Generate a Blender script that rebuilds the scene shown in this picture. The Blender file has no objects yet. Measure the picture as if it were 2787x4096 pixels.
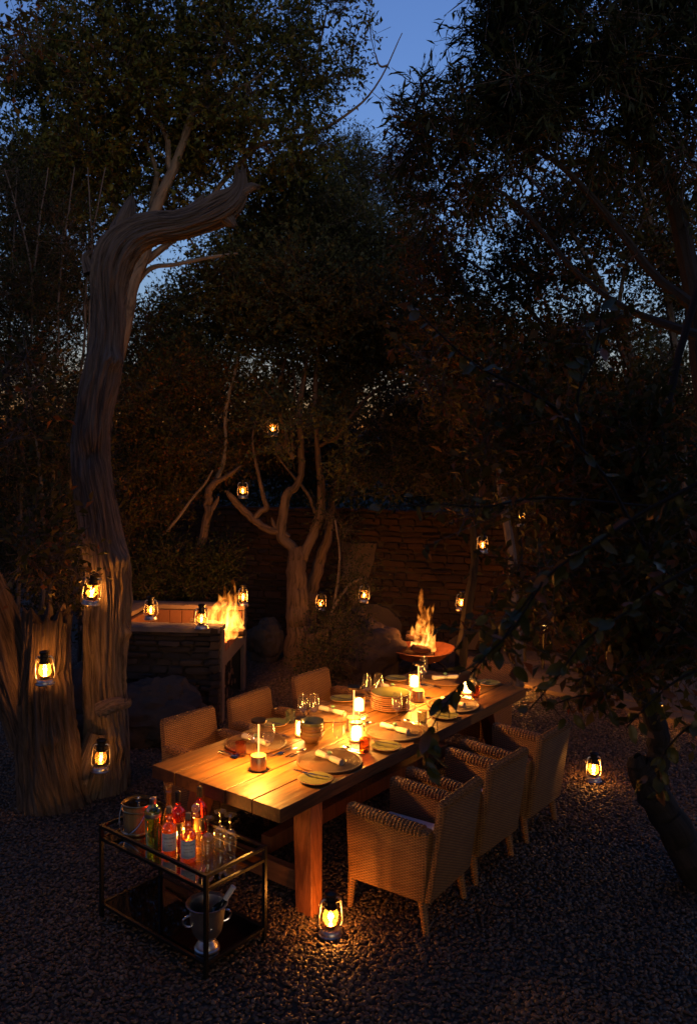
import bpy, math, random
import numpy as np
from mathutils import Vector, Matrix, noise
random.seed(7); rng = np.random.default_rng(7)
S = bpy.context.scene
COL = S.collection
PI = math.pi

# ---------------------------------------------------------------- camera
F, PITCH, ROLL, CH = 3210.0, 0.0515, 0.011, 2.7507      # focal length in photo pixels (2787 x 4096)
cp, sp, cr, sr = math.cos(PITCH), math.sin(PITCH), math.cos(ROLL), math.sin(ROLL)
AX = Vector((1, 0, 0)); AV = Vector((0, sp, cp)); FWD = Vector((0, cp, -sp))
RIGHT = AX * cr + AV * sr; UP = -AX * sr + AV * cr
CAM = Vector((0, 0, CH))
cam = bpy.data.cameras.new('camera'); camo = bpy.data.objects.new('camera', cam); COL.objects.link(camo)
camo.matrix_world = Matrix(((RIGHT.x, UP.x, -FWD.x, 0), (RIGHT.y, UP.y, -FWD.y, 0), (RIGHT.z, UP.z, -FWD.z, CH), (0, 0, 0, 1)))
cam.sensor_fit = 'VERTICAL'; cam.sensor_height = 36; cam.sensor_width = 24; cam.lens = F / 4096 * 36
cam.clip_start = 0.05; cam.clip_end = 600
cam.dof.use_dof = True; cam.dof.focus_distance = 6.8; cam.dof.aperture_fstop = 2.4
S.camera = camo

def ray(px, py):
    a = (px - 1393.5) / F; b = -(py - 2048) / F
    return FWD + RIGHT * a + UP * b
def at_z(px, py, z=0.0):
    d = ray(px, py); return CAM + d * ((z - CH) / d.z)
def at_y(px, py, y):
    d = ray(px, py); return CAM + d * (y / d.y)
def D(x, y): return (x * 1.7628, y * 1.7628)            # readings taken on a 1581 px wide copy
def R1(x, y): return (350 + x / 1.976, 2900 + y / 1.976)
def R2(x, y): return (550 + x / 1.976, 2600 + y / 1.976)
def R3(x, y): return (1050 + x / 2.2586, 2550 + y / 2.2586)
def R4(x, y): return (1500 + x / 2.2586, 2500 + y / 2.2586)
def R5(x, y): return (1300 + x / 1.5057, 2750 + y / 1.5057)
def R6(x, y): return (450 + x / 2.2586, 2250 + y / 2.2586)
def R7(x, y): return (1150 + x / 1.976, 2200 + y / 1.976)
FD = F / 1.7628

# ---------------------------------------------------------------- sky and light
w = bpy.data.worlds.new('World'); S.world = w; w.use_nodes = True
nt = w.node_tree; nt.nodes.clear()
sky = nt.nodes.new('ShaderNodeTexSky'); sky.sky_type = 'NISHITA'; sky.sun_disc = False
sky.sun_elevation = math.radians(-2); sky.sun_rotation = math.radians(8)
sky.altitude = 900; sky.air_density = 2.0; sky.dust_density = 0.3; sky.ozone_density = 3.5
bg = nt.nodes.new('ShaderNodeBackground'); bg.inputs[1].default_value = 3.1
out = nt.nodes.new('ShaderNodeOutputWorld')
nt.links.new(sky.outputs[0], bg.inputs[0]); nt.links.new(bg.outputs[0], out.inputs[0])
sun = bpy.data.lights.new('afterglow', 'SUN'); sun.energy = 0.5; sun.angle = math.radians(30); sun.color = (1.0, 0.80, 0.56)
suno = bpy.data.objects.new('afterglow', sun); COL.objects.link(suno)
suno.rotation_euler = (math.radians(73), 0, math.radians(14))
S.view_settings.view_transform = 'Standard'; S.view_settings.look = 'None'
S.view_settings.exposure = 0.0; S.view_settings.gamma = 1.0; S.view_settings.use_curve_mapping = False
S.render.engine = 'CYCLES'
S.cycles.use_denoising = True
S.cycles.max_bounces = 10; S.cycles.diffuse_bounces = 3; S.cycles.glossy_bounces = 4
S.cycles.transmission_bounces = 6; S.cycles.transparent_max_bounces = 24
S.cycles.caustics_reflective = False; S.cycles.caustics_refractive = False
S.cycles.sample_clamp_indirect = 4.0

# ---------------------------------------------------------------- materials
FIRE = 44.0
class N:
    def __init__(s, name):
        s.m = bpy.data.materials.new(name); s.m.use_nodes = True; s.t = s.m.node_tree; s.t.nodes.clear()
        s.out = s.n('ShaderNodeOutputMaterial')
    def n(s, typ, **kw):
        x = s.t.nodes.new(typ)
        for k, v in kw.items(): setattr(x, k, v)
        return x
    def l(s, a, b): s.t.links.new(a, b)
    def put(s, sock, v):
        if hasattr(v, 'is_linked') or isinstance(v, bpy.types.NodeSocket): s.l(v, sock)
        else: sock.default_value = v
    def math(s, op, a, b=0.0, c=0.0):
        x = s.n('ShaderNodeMath', operation=op); s.put(x.inputs[0], a); s.put(x.inputs[1], b)
        if op in ('MULTIPLY_ADD',): s.put(x.inputs[2], c)
        return x.outputs[0]
    def mix(s, f, a, b):
        x = s.n('ShaderNodeMix', data_type='RGBA'); s.put(x.inputs[0], f)
        s.put(x.inputs[6], a if not isinstance(a, tuple) else (*a, 1)); s.put(x.inputs[7], b if not isinstance(b, tuple) else (*b, 1))
        return x.outputs[2]
    def noise(s, vec, scale, detail=4, rough=.6, dist=0.0):
        x = s.n('ShaderNodeTexNoise'); s.put(x.inputs['Scale'], scale); s.put(x.inputs['Detail'], detail)
        s.put(x.inputs['Roughness'], rough); s.put(x.inputs['Distortion'], dist)
        if vec is not None: s.l(vec, x.inputs['Vector'])
        return x.outputs[0]
    def co(s, kind='Object', scale=(1, 1, 1)):
        c = s.n('ShaderNodeTexCoord').outputs[kind]
        m = s.n('ShaderNodeMapping'); m.inputs['Scale'].default_value = scale; s.l(c, m.inputs[0]); return m.outputs[0]
    def ramp(s, f, stops):
        x = s.n('ShaderNodeValToRGB'); s.put(x.inputs[0], f); e = x.color_ramp.elements
        while len(e) < len(stops): e.new(0.5)
        for q, (p, c) in zip(e, stops): q.position = p; q.color = (*c, 1)
        return x.outputs[0]
    def bump(s, h, dist=.01, strength=1.0):
        x = s.n('ShaderNodeBump'); x.inputs['Distance'].default_value = dist; x.inputs['Strength'].default_value = strength
        s.l(h, x.inputs['Height']); return x.outputs[0]
    def pbr(s, color, rough=.6, metal=0.0, normal=None, **kw):
        p = s.n('ShaderNodeBsdfPrincipled'); s.put(p.inputs['Base Color'], color if not isinstance(color, tuple) else (*color, 1))
        s.put(p.inputs['Roughness'], rough); s.put(p.inputs['Metallic'], metal)
        if normal is not None: s.l(normal, p.inputs['Normal'])
        for k, v in kw.items(): s.put(p.inputs[k], v)
        s.l(p.outputs[0], s.out.inputs[0]); return p
    def rnd(s): return s.n('ShaderNodeObjectInfo').outputs['Random']

M = {}
def simple(name, color, rough=.6, metal=0.0, var=.25, scale=30, bump=.0, **kw):
    q = N(name); c = q.co()
    f = q.noise(c, scale, 5)
    col = q.mix(f, tuple(v * (1 - var) for v in color), tuple(min(1, v * (1 + var)) for v in color))
    rr = q.math('MULTIPLY_ADD', f, .25 * rough, .875 * rough)
    q.pbr(col, rr, metal, q.bump(f, bump) if bump else None, **kw); M[name] = q.m
simple('steel', (.55, .53, .50), .38, 1.0, .2, 60)
simple('dark_steel', (.05, .048, .045), .4, .8, .3, 50)
simple('brass', (.62, .44, .2), .3, 1.0, .15, 40)
simple('bronze', (.28, .18, .09), .35, 1.0, .2, 40)
simple('lamp_brass', (.66, .45, .2), .38, .85, .12, 40)
simple('black_frame', (.012, .011, .010), .35, .3, .3, 60)
simple('silver', (.72, .70, .68), .16, 1.0, .08, 80)
simple('linen', (.62, .56, .46), .9, 0, .12, 260, .0008)
simple('cushion', (.72, .70, .68), .9, 0, .06, 180, .001)
simple('paper', (.8, .78, .74), .7, 0, .05, 60)
simple('ink', (.03, .03, .04), .7)
simple('ink_red', (.4, .04, .03), .7)
simple('dark_label', (.06, .045, .03), .5, 0, .5, 90)
simple('gold_print', (.5, .35, .12), .35, .7)
simple('cork', (.35, .22, .12), .8, 0, .3, 120)
simple('black_cap', (.02, .02, .02), .35)
simple('white_capsule', (.75, .74, .76), .35)
simple('wine_glass_dark', (.01, .014, .008), .06)
simple('concrete', (.19, .14, .11), .85, 0, .35, 9, .004)
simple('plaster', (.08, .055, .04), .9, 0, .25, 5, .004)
simple('fire_brick', (.17, .075, .042), .85, 0, .3, 25, .003)
simple('red_brick', (.30, .10, .06), .85, 0, .35, 25, .003)
simple('boulder', (.066, .045, .033), .9, 0, .5, 6, .03)
simple('soil', (.05, .038, .028), .95, 0, .4, 14, .02)
simple('terracotta', (.42, .20, .10), .6, 0, .2, 30)
simple('stone_bead', (.12, .25, .16), .3, 0, .5, 40)
simple('fallen_leaf', (.22, .11, .04), .7, 0, .5, 12)
simple('burner', (.35, .24, .12), .35, 1.0, .3, 40)
simple('wax', (.7, .6, .45), .6)

def rock_mat(name, a, b, c):
    q = N(name); o = q.co('Object'); r = q.rnd()
    f = q.noise(o, 3.0, 6, .65); g = q.noise(o, 22, 5, .7)
    base = q.ramp(r, [(0, a), (.55, b), (.8, c), (1, tuple(x * .55 for x in a))])
    col = q.mix(q.math('MULTIPLY', f, .7), base, tuple(x * .35 for x in b))
    q.pbr(col, .88, 0, q.bump(g, .012)); M[name] = q.m
rock_mat('wall_stone', (.033, .016, .010), (.047, .022, .012), (.085, .038, .016))
rock_mat('slate_stone', (.055, .04, .032), (.08, .057, .043), (.17, .095, .045))
rock_mat('path_stone', (.19, .13, .08), (.23, .16, .10), (.15, .11, .075))
rock_mat('firewood_bark', (.10, .06, .04), (.13, .08, .05), (.16, .09, .05))
rock_mat('firewood_end', (.40, .24, .13), (.46, .28, .15), (.34, .18, .1))
rock_mat('charred_log', (.05, .03, .02), (.10, .06, .035), (.16, .09, .05))

# gravel
q = N('pebble'); r = q.rnd(); f = q.noise(q.co('Generated'), 3, 4)
base = q.ramp(r, [(0, (.035, .022, .014)), (.35, (.066, .039, .023)), (.7, (.105, .062, .037)), (.93, (.175, .108, .066)), (1, (.24, .165, .11))])
q.pbr(q.mix(q.math('MULTIPLY', f, .5), base, (.055, .04, .03)), .5); M['pebble'] = q.m

def wood(name, a, b, dark, axis=1, rough=.5, gs=1.0):
    q = N(name); sc = [26 * gs] * 3; sc[axis] = 1.6 * gs
    r = q.n('ShaderNodeObjectInfo').outputs['Random']
    tc = q.n('ShaderNodeTexCoord').outputs['Object']
    add = q.n('ShaderNodeVectorMath', operation='ADD'); q.l(tc, add.inputs[0])
    cmb = q.n('ShaderNodeCombineXYZ')
    for i in range(3): q.put(cmb.inputs[i], q.math('MULTIPLY', r, 37.0 + 11 * i))
    q.l(cmb.outputs[0], add.inputs[1])
    def mp(scale):
        m = q.n('ShaderNodeMapping'); m.inputs['Scale'].default_value = scale; q.l(add.outputs[0], m.inputs[0]); return m.outputs[0]
    fine = q.noise(mp(sc), 1.0, 6, .7, .4)
    sc2 = [7 * gs] * 3; sc2[axis] = .5 * gs
    wide = q.noise(mp(sc2), 1.0, 3, .5, 1.2)
    rings = q.math('FRACT', q.math('MULTIPLY', wide, 9.0))
    blotch = q.noise(mp((2.5, 2.5, 2.5)), 1.0, 4, .6)
    col = q.mix(rings, a, b)
    col = q.mix(q.ramp(fine, [(.40, (1, 1, 1)), (.56, (0, 0, 0))]), col, dark)
    col = q.mix(q.math('MULTIPLY', blotch, .45), col, tuple(x * .55 for x in a))
    col = q.mix(q.math('MULTIPLY', r, .35), col, tuple(x * .6 for x in b))
    q.pbr(col, q.math('MULTIPLY_ADD', fine, .25, rough - .1), 0, q.bump(q.math('ADD', fine, q.math('MULTIPLY', rings, .25)), .0035)); M[name] = q.m
wood('table_wood', (.29, .135, .034), (.21, .094, .022), (.085, .032, .008), 1, .42)
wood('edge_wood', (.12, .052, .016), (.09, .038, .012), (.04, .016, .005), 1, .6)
wood('leg_wood', (.38, .125, .04), (.29, .09, .028), (.16, .05, .016), 2, .5)
wood('beam_wood', (.26, .12, .055), (.2, .09, .04), (.12, .05, .02), 0, .5)
wood('bucket_wood', (.42, .27, .12), (.36, .22, .10), (.28, .16, .07), 2, .25)

def bark(name, a, b, sc=(16, 16, 2.2), crack=.02, moss=None):
    q = N(name); u = q.n('ShaderNodeUVMap').outputs[0]
    m = q.n('ShaderNodeMapping'); m.inputs['Scale'].default_value = sc; q.l(u, m.inputs[0])
    f = q.noise(m.outputs[0], 1.0, 8, .68, .6)
    m2 = q.n('ShaderNodeMapping'); m2.inputs['Scale'].default_value = (sc[0] * 3, sc[1] * 3, 1); q.l(u, m2.inputs[0])
    g = q.noise(m2.outputs[0], 1.0, 6, .7, .3)
    col = q.ramp(f, [(.36, tuple(x * .12 for x in a)), (.5, a), (.72, b)])
    col = q.mix(q.math('MULTIPLY', g, .5), col, tuple(x * .5 for x in a))
    q.pbr(col, .9, 0, q.bump(q.math('ADD', f, q.math('MULTIPLY', g, .5)), crack)); M[name] = q.m
bark('dead_bark', (.20, .15, .118), (.40, .315, .25), (34, 2.2, 1), .05)
bark('stump_bark', (.12, .08, .058), (.25, .18, .135), (30, 2.4, 1), .05)
bark('pale_bark', (.22, .17, .125), (.32, .25, .18), (9, 2.5, 1), .006)
bark('rough_bark', (.13, .085, .06), (.20, .13, .09), (22, 4, 1), .02)
bark('limb_bark', (.12, .082, .058), (.20, .142, .098), (11, 2.5, 1), .008)
bark('dark_bark', (.022, .017, .013), (.045, .034, .026), (20, 4, 1), .015)
bark('twig_bark', (.16, .125, .10), (.24, .19, .15), (8, 3, 1), .003)

def leaf(name, cols, trans=.3):
    q = N(name); r = q.n('ShaderNodeNewGeometry').outputs['Random Per Island']
    c = q.ramp(r, cols)
    p = q.n('ShaderNodeBsdfPrincipled'); q.l(c, p.inputs['Base Color']); p.inputs['Roughness'].default_value = .6; p.inputs['Specular IOR Level'].default_value = .22
    t = q.n('ShaderNodeBsdfTranslucent'); q.l(c, t.inputs[0])
    mx = q.n('ShaderNodeMixShader'); mx.inputs[0].default_value = trans
    q.l(p.outputs[0], mx.inputs[1]); q.l(t.outputs[0], mx.inputs[2]); q.l(mx.outputs[0], q.out.inputs[0]); M[name] = q.m
leaf('leaf_olive', [(0, (.06, .08, .014)), (.5, (.12, .14, .028)), (.9, (.18, .185, .045)), (1, (.22, .15, .045))])
leaf('leaf_grey', [(0, (.05, .062, .022)), (.6, (.09, .10, .036)), (1, (.14, .14, .055))])
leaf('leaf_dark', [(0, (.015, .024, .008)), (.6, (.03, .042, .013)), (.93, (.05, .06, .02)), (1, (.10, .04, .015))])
leaf('leaf_rust', [(0, (.04, .045, .010)), (.5, (.08, .075, .016)), (.8, (.13, .085, .022)), (1, (.24, .075, .022))])
def single_leaf(name, a, b):
    q = N(name); r = q.rnd(); f = q.noise(q.co('Object'), 40, 3)
    c = q.mix(r, a, b); c = q.mix(q.math('MULTIPLY', f, .5), c, tuple(x * .5 for x in a))
    p = q.n('ShaderNodeBsdfPrincipled'); q.l(c, p.inputs['Base Color']); p.inputs['Roughness'].default_value = .4
    t = q.n('ShaderNodeBsdfTranslucent'); q.l(c, t.inputs[0])
    mx = q.n('ShaderNodeMixShader'); mx.inputs[0].default_value = .3
    q.l(p.outputs[0], mx.inputs[1]); q.l(t.outputs[0], mx.inputs[2]); q.l(mx.outputs[0], q.out.inputs[0]); M[name] = q.m
single_leaf('big_leaf_green', (.065, .075, .014), (.12, .12, .025))
single_leaf('big_leaf_rust', (.22, .085, .03), (.26, .14, .05))

# wicker: woven strands from UV in metres
def wicker(name, cell=(.018, .0086)):
    q = N(name); uv = q.n('ShaderNodeSeparateXYZ'); q.l(q.n('ShaderNodeUVMap').outputs[0], uv.inputs[0])
    a = q.math('DIVIDE', uv.outputs[0], cell[0]); b = q.math('DIVIDE', uv.outputs[1], cell[1])
    row = q.math('FLOOR', b); col = q.math('FLOOR', a)
    sn = q.math('SINE', q.math('MULTIPLY', q.math('ADD', a, row), PI))
    prof = q.math('ABSOLUTE', q.math('SINE', q.math('MULTIPLY', b, PI)))
    h = q.math('MULTIPLY', q.math('POWER', prof, .6), q.math('MULTIPLY_ADD', sn, .4, .6))
    wn = q.n('ShaderNodeTexWhiteNoise', noise_dimensions='2D'); cx = q.n('ShaderNodeCombineXYZ')
    q.l(row, cx.inputs[0]); q.l(q.math('FLOOR', q.math('MULTIPLY', a, .11)), cx.inputs[1]); q.l(cx.outputs[0], wn.inputs[0])
    blot = q.noise(q.co('Object'), 14, 4)
    tone = q.mix(wn.outputs[0], (.48, .20, .05), (.64, .31, .09))
    tone = q.mix(q.math('MULTIPLY', blot, .7), tone, (.20, .085, .028))
    c = q.mix(q.ramp(h, [(.12, (0, 0, 0)), (.55, (1, 1, 1))]), (.045, .022, .01), tone)  # gaps between strands coloured dark, standing in for shade inside the weave
    q.pbr(c, .5, 0, q.bump(h, .006)); M[name] = q.m
wicker('wicker')
q = N('rattan_mat'); o = q.n('ShaderNodeSeparateXYZ'); tc = q.n('ShaderNodeTexCoord'); q.l(tc.outputs['Object'], o.inputs[0])
ang = q.math('ARCTAN2', o.outputs[1], o.outputs[0]); rad = q.math('SQRT', q.math('ADD', q.math('MULTIPLY', o.outputs[0], o.outputs[0]), q.math('MULTIPLY', o.outputs[1], o.outputs[1])))
st = q.math('FLOOR', q.math('DIVIDE', rad, .0135))
cnt = q.math('MULTIPLY', q.math('ADD', st, 1.5), 4.2)
hh = q.math('ABSOLUTE', q.math('SINE', q.math('ADD', q.math('MULTIPLY', ang, cnt), st)))
bl = q.noise(tc.outputs['Object'], 18, 4)
gr = q.math('ABSOLUTE', q.math('SINE', q.math('MULTIPLY', q.math('DIVIDE', rad, .027), PI * 2)))
hh = q.math('MULTIPLY', hh, q.math('POWER', gr, .7))
c = q.mix(q.ramp(hh, [(.2, (0, 0, 0)), (.7, (1, 1, 1))]), (.035, .016, .007), q.mix(bl, (.15, .066, .022), (.26, .125, .045)))
q.pbr(c, .45, 0, q.bump(hh, .004)); M['rattan_mat'] = q.m

def thin_glass(name, tint=(1, 1, 1), gloss=.12, diff=0.0, dcol=(1, .6, .25)):
    q = N(name); t = q.n('ShaderNodeBsdfTransparent'); t.inputs[0].default_value = (*tint, 1)
    g = q.n('ShaderNodeBsdfGlossy'); g.inputs['Roughness'].default_value = .03
    lw = q.n('ShaderNodeLayerWeight'); lw.inputs[0].default_value = .35
    f = q.math('MULTIPLY_ADD', q.math('POWER', lw.outputs['Facing'], 1.5), .85, gloss * .8)
    mx = q.n('ShaderNodeMixShader'); q.l(f, mx.inputs[0]); q.l(t.outputs[0], mx.inputs[1]); q.l(g.outputs[0], mx.inputs[2]); o = mx.outputs[0]
    if diff:
        d = q.n('ShaderNodeBsdfTranslucent'); d.inputs[0].default_value = (*dcol, 1)
        m2 = q.n('ShaderNodeMixShader'); m2.inputs[0].default_value = diff; q.l(o, m2.inputs[1]); q.l(d.outputs[0], m2.inputs[2]); o = m2.outputs[0]
    q.l(o, q.out.inputs[0]); M[name] = q.m
thin_glass('clear_glass', (.97, .97, .95), .14, .025, (1, .95, .85))
thin_glass('lantern_glass', (.97, .93, .84), .12, .14, (1, .55, .18))
thin_glass('pink_glass', (.85, .50, .40)); thin_glass('grey_glass', (.72, .68, .60)); thin_glass('amber_glass', (.85, .55, .28)); thin_glass('pale_green_glass', (.85, .95, .86))
thin_glass('smoked_glass', (.35, .30, .27), .2)
thin_glass('green_glass', (.48, .72, .22), .2, .06, (.3, .7, .1))
thin_glass('whisky_glass', (.80, .44, .20), .2, .10, (.9, .35, .08)); thin_glass('red_glass', (.62, .15, .07), .2, .12, (.7, .10, .04)); thin_glass('gold_glass', (.96, .80, .52), .2, .04, (1, .6, .25))
q = N('black_mirror'); q.pbr((.004, .004, .005), .03, 0, None, **{'Specular IOR Level': .9}); M['black_mirror'] = q.m
def glaze(name, a, b, rim):
    q = N(name); f = q.noise(q.co(), 14, 5, .6, .5); g = q.noise(q.co(), 70, 4)
    c = q.mix(f, a, b); c = q.mix(q.math('MULTIPLY', g, .4), c, rim); q.pbr(c, .18); M[name] = q.m
glaze('green_glaze', (.17, .18, .055), (.25, .235, .08), (.15, .14, .07)); glaze('ochre_glaze', (.33, .20, .07), (.25, .15, .06), (.14, .08, .035)); glaze('brown_glaze', (.22, .11, .045), (.28, .15, .06), (.1, .05, .02))
def emit(name, col, s):
    q = N(name); e = q.n('ShaderNodeEmission'); e.inputs[0].default_value = (*col, 1); e.inputs[1].default_value = s; q.l(e.outputs[0], q.out.inputs[0]); M[name] = q.m
emit('wick_flame', (1, .48, .12), 60); emit('mesh_glow', (1, .52, .16), 34); emit('led', (1, .55, .2), 60); emit('path_glow', (1, .42, .11), 14); emit('ember', (1, .22, .03), 6)
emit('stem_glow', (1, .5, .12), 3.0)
# flame: glowing gas inside the tongue shapes, streaked and fading with height
q = N('fire'); tc = q.n('ShaderNodeTexCoord'); z = q.n('ShaderNodeSeparateXYZ'); q.l(tc.outputs['Object'], z.inputs[0])
wp = q.n('ShaderNodeTexNoise'); wp.inputs['Scale'].default_value = 4.0; wp.inputs['Detail'].default_value = 2; q.l(tc.outputs['Object'], wp.inputs['Vector'])
vm = q.n('ShaderNodeVectorMath', operation='MULTIPLY_ADD'); q.l(wp.outputs['Color'], vm.inputs[0]); vm.inputs[1].default_value = (.25, .25, .1); q.l(tc.outputs['Object'], vm.inputs[2])
mp = q.n('ShaderNodeMapping'); mp.inputs['Scale'].default_value = (17, 17, 4.2); q.l(vm.outputs[0], mp.inputs[0])
nz = q.noise(mp.outputs[0], 1.0, 3, .55, .3)
hgt = q.math('DIVIDE', z.outputs[2], .8)
heat = q.math('SUBTRACT', q.math('MULTIPLY', nz, 2.6), q.math('MULTIPLY_ADD', hgt, .80, .58))
heat = q.math('MINIMUM', q.math('MAXIMUM', heat, 0.0), 1.6)
colr = q.ramp(heat, [(0, (1, .16, .012)), (.35, (1, .24, .022)), (.75, (1, .36, .05)), (1, (1, .48, .11))])
e = q.n('ShaderNodeEmission'); q.l(colr, e.inputs[0]); q.l(q.math('MULTIPLY', q.math('POWER', heat, 1.5), FIRE), e.inputs[1]); q.l(e.outputs[0], q.out.inputs[1]); M['fire'] = q.m
q = N('rusty_bowl'); f = q.noise(q.co(), 7, 6, .7); q.pbr(q.ramp(f, [(.3, (.16, .05, .02)), (.5, (.34, .12, .04)), (.75, (.44, .18, .07))]), .6, .3, q.bump(f, .004)); M['rusty_bowl'] = q.m

# ---------------------------------------------------------------- mesh helpers
class B:
    def __init__(s): s.v = []; s.f = []; s.uv = {}
    def add(s, vs, fs):
        o = len(s.v); s.v += [tuple(x) for x in vs]; s.f += [tuple(i + o for i in f) for f in fs]; return o
    def box(s, c, d, rot=None, taper=1.0):
        pts = []
        for z in (-1, 1):
            k = taper if z > 0 else 1
            for x, y in ((-1, -1), (1, -1), (1, 1), (-1, 1)): pts.append(Vector((x * d[0] / 2 * k, y * d[1] / 2 * k, z * d[2] / 2)))
        if rot is not None: pts = [rot @ p for p in pts]
        s.add([p + Vector(c) for p in pts], [(3, 2, 1, 0), (4, 5, 6, 7), (0, 1, 5, 4), (1, 2, 6, 5), (2, 3, 7, 6), (3, 0, 4, 7)])
    def hexa(s, lo, hi):        # lo, hi: four corners each, counter-clockwise
        s.add(list(lo) + list(hi), [(3, 2, 1, 0), (4, 5, 6, 7), (0, 1, 5, 4), (1, 2, 6, 5), (2, 3, 7, 6), (3, 0, 4, 7)])
    def lathe(s, prof, n=24, c=(0, 0, 0), cap=True, sq=0.0):
        vs = []; fs = []
        for r, z in prof:
            for i in range(n):
                a = 2 * PI * i / n; k = 1.0
                if sq: k = 1 + sq * math.cos(4 * a)
                vs.append((c[0] + r * k * math.cos(a), c[1] + r * k * math.sin(a), c[2] + z))
        m = len(prof)
        for j in range(m - 1):
            for i in range(n): fs.append((j * n + i, j * n + (i + 1) % n, (j + 1) * n + (i + 1) % n, (j + 1) * n + i))
        if cap:
            fs.append(tuple(range(n - 1, -1, -1))); fs.append(tuple((m - 1) * n + i for i in range(n)))
        s.add(vs, fs)
    def tube(s, pts, rad, n=8, cap=True, ell=1.0):
        pts = [Vector(p) for p in pts]; m = len(pts)
        if not hasattr(rad, '__len__'): rad = [rad] * m
        vs = []; fs = []; uvs = []; ref = None; L = 0
        for j in range(m):
            t = (pts[min(j + 1, m - 1)] - pts[max(j - 1, 0)])
            t = t.normalized() if t.length > 1e-9 else Vector((0, 0, 1))
            if ref is None: ref = t.orthogonal().normalized()
            ref = (ref - t * ref.dot(t)); ref = ref.normalized() if ref.length > 1e-6 else t.orthogonal().normalized()
            bi = t.cross(ref)
            if j: L += (pts[j] - pts[j - 1]).length
            for i in range(n):
                a = 2 * PI * i / n
                vs.append(pts[j] + ref * (rad[j] * math.cos(a)) + bi * (rad[j] * ell * math.sin(a)))
                uvs.append((i / n * 2 * PI * rad[0], L))
        for j in range(m - 1):
            for i in range(n): fs.append((j * n + i, j * n + (i + 1) % n, (j + 1) * n + (i + 1) % n, (j + 1) * n + i))
        if cap: fs.append(tuple(range(n - 1, -1, -1))); fs.append(tuple((m - 1) * n + i for i in range(n)))
        o = s.add(vs, fs)
        for k, u in enumerate(uvs): s.uv[o + k] = u
    def ball(s, c, r, n=10, m=7, sc=(1, 1, 1)):
        prof = [(max(1e-4, math.sin(PI * j / m)) * r, -math.cos(PI * j / m) * r) for j in range(m + 1)]
        o = len(s.v); s.lathe(prof, n, (0, 0, 0), True)
        for k in range(o, len(s.v)):
            x, y, z = s.v[k]; s.v[k] = (x * sc[0] + c[0], y * sc[1] + c[1], z * sc[2] + c[2])
    def mesh(s, name, mat, smooth=True, bevel=0.0, ang=40):
        me = bpy.data.meshes.new(name); me.from_pydata(s.v, [], s.f); me.update()
        if bevel:
            import bmesh
            bm = bmesh.new(); bm.from_mesh(me); bmesh.ops.recalc_face_normals(bm, faces=bm.faces)
            ed = [e for e in bm.edges if len(e.link_faces) == 2 and e.calc_face_angle(0) > .6]
            bmesh.ops.bevel(bm, geom=ed, offset=bevel, segments=2, profile=.5, affect='EDGES', clamp_overlap=True)
            bm.to_mesh(me); bm.free()
        uvl = me.uv_layers.new(name='UVMap')
        if s.uv and not bevel:
            for lp in me.loops: uvl.data[lp.index].uv = s.uv.get(lp.vertex_index, (0, 0))
        else:
            for p in me.polygons:
                nx, ny, nz = abs(p.normal.x), abs(p.normal.y), abs(p.normal.z)
                for li in p.loop_indices:
                    v = me.vertices[me.loops[li].vertex_index].co
                    uvl.data[li].uv = (v.x, v.y) if nz > max(nx, ny) * 1.3 else ((v.y, v.z) if nx > ny else (v.x, v.z))
        me.materials.append(M[mat])
        if smooth:
            me.polygons.foreach_set('use_smooth', [True] * len(me.polygons))
            try: me.set_sharp_from_angle(angle=math.radians(ang))
            except Exception: pass
        return me
    def obj(s, name, mat, parent=None, loc=(0, 0, 0), rz=0.0, **kw):
        return link(name, s.mesh(name, mat, **kw), parent, loc, rz)
def link(name, data, parent=None, loc=(0, 0, 0), rz=0.0):
    o = bpy.data.objects.new(name, data); COL.objects.link(o); o.location = loc; o.rotation_euler = (0, 0, rz)
    if parent is not None: o.parent = parent
    return o
def tag(o, label, cat, group=None, kind=None):
    if label: o['label'] = label
    if cat: o['category'] = cat
    if group: o['group'] = group
    elif 'group' in o.keys() and group == '': del o['group']
    if kind: o['kind'] = kind
    return o
def thing(name, label, cat, loc=(0, 0, 0), rz=0.0, group=None):
    return tag(link(name, None, None, loc, rz), label, cat, group)
def copy_tree(o, parent=None, children=None):
    c = o.copy(); COL.objects.link(c); c.parent = parent
    for ch in list(o.children): copy_tree(ch, c)
    return c
def dup(o, loc, rz, label, group=None, rot=None):
    c = copy_tree(o); c.location = loc; c.rotation_euler = rot if rot else (0, 0, rz); c['label'] = label
    if group: c['group'] = group
    return c
def lamp(parent, loc, watts, col, rad, name='light', typ='POINT', blend=.5, size=1.6):
    l = bpy.data.lights.new(name, typ); l.energy = watts; l.color = col; l.shadow_soft_size = rad
    if typ == 'SPOT': l.spot_size = size; l.spot_blend = blend
    return link(name, l, parent, loc)
WARM = (1, .34, .05); WARM2 = (1, .385, .052)

# ---------------------------------------------------------------- ground, gravel, path, hill
b = B(); n = 40
gx = np.linspace(-60, 60, 61); gy = np.linspace(-20, 120, 71)
b.add([(x, y, -.02) for y in gy for x in gx], [(j * 61 + i, j * 61 + i + 1, (j + 1) * 61 + i + 1, (j + 1) * 61 + i) for j in range(70) for i in range(60)])
tag(b.obj('ground', 'soil', smooth=False), None, None, kind='structure')
b = B(); hv = []; hn = 60
for j in range(10):
    for i in range(hn + 1):
        x = -75 + 150 * i / hn; t = j / 9
        hv.append((x, 24 + 40 * t, -.1 + (5.6 * math.sin(t * PI / 2) ** .8) * (1 + .25 * noise.noise(Vector((x * .08, t, 3))))))
b.add(hv, [(j * (hn + 1) + i, j * (hn + 1) + i + 1, (j + 1) * (hn + 1) + i + 1, (j + 1) * (hn + 1) + i) for j in range(9) for i in range(hn)])
simple('hill_soil', (.012, .014, .007), .95)
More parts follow.
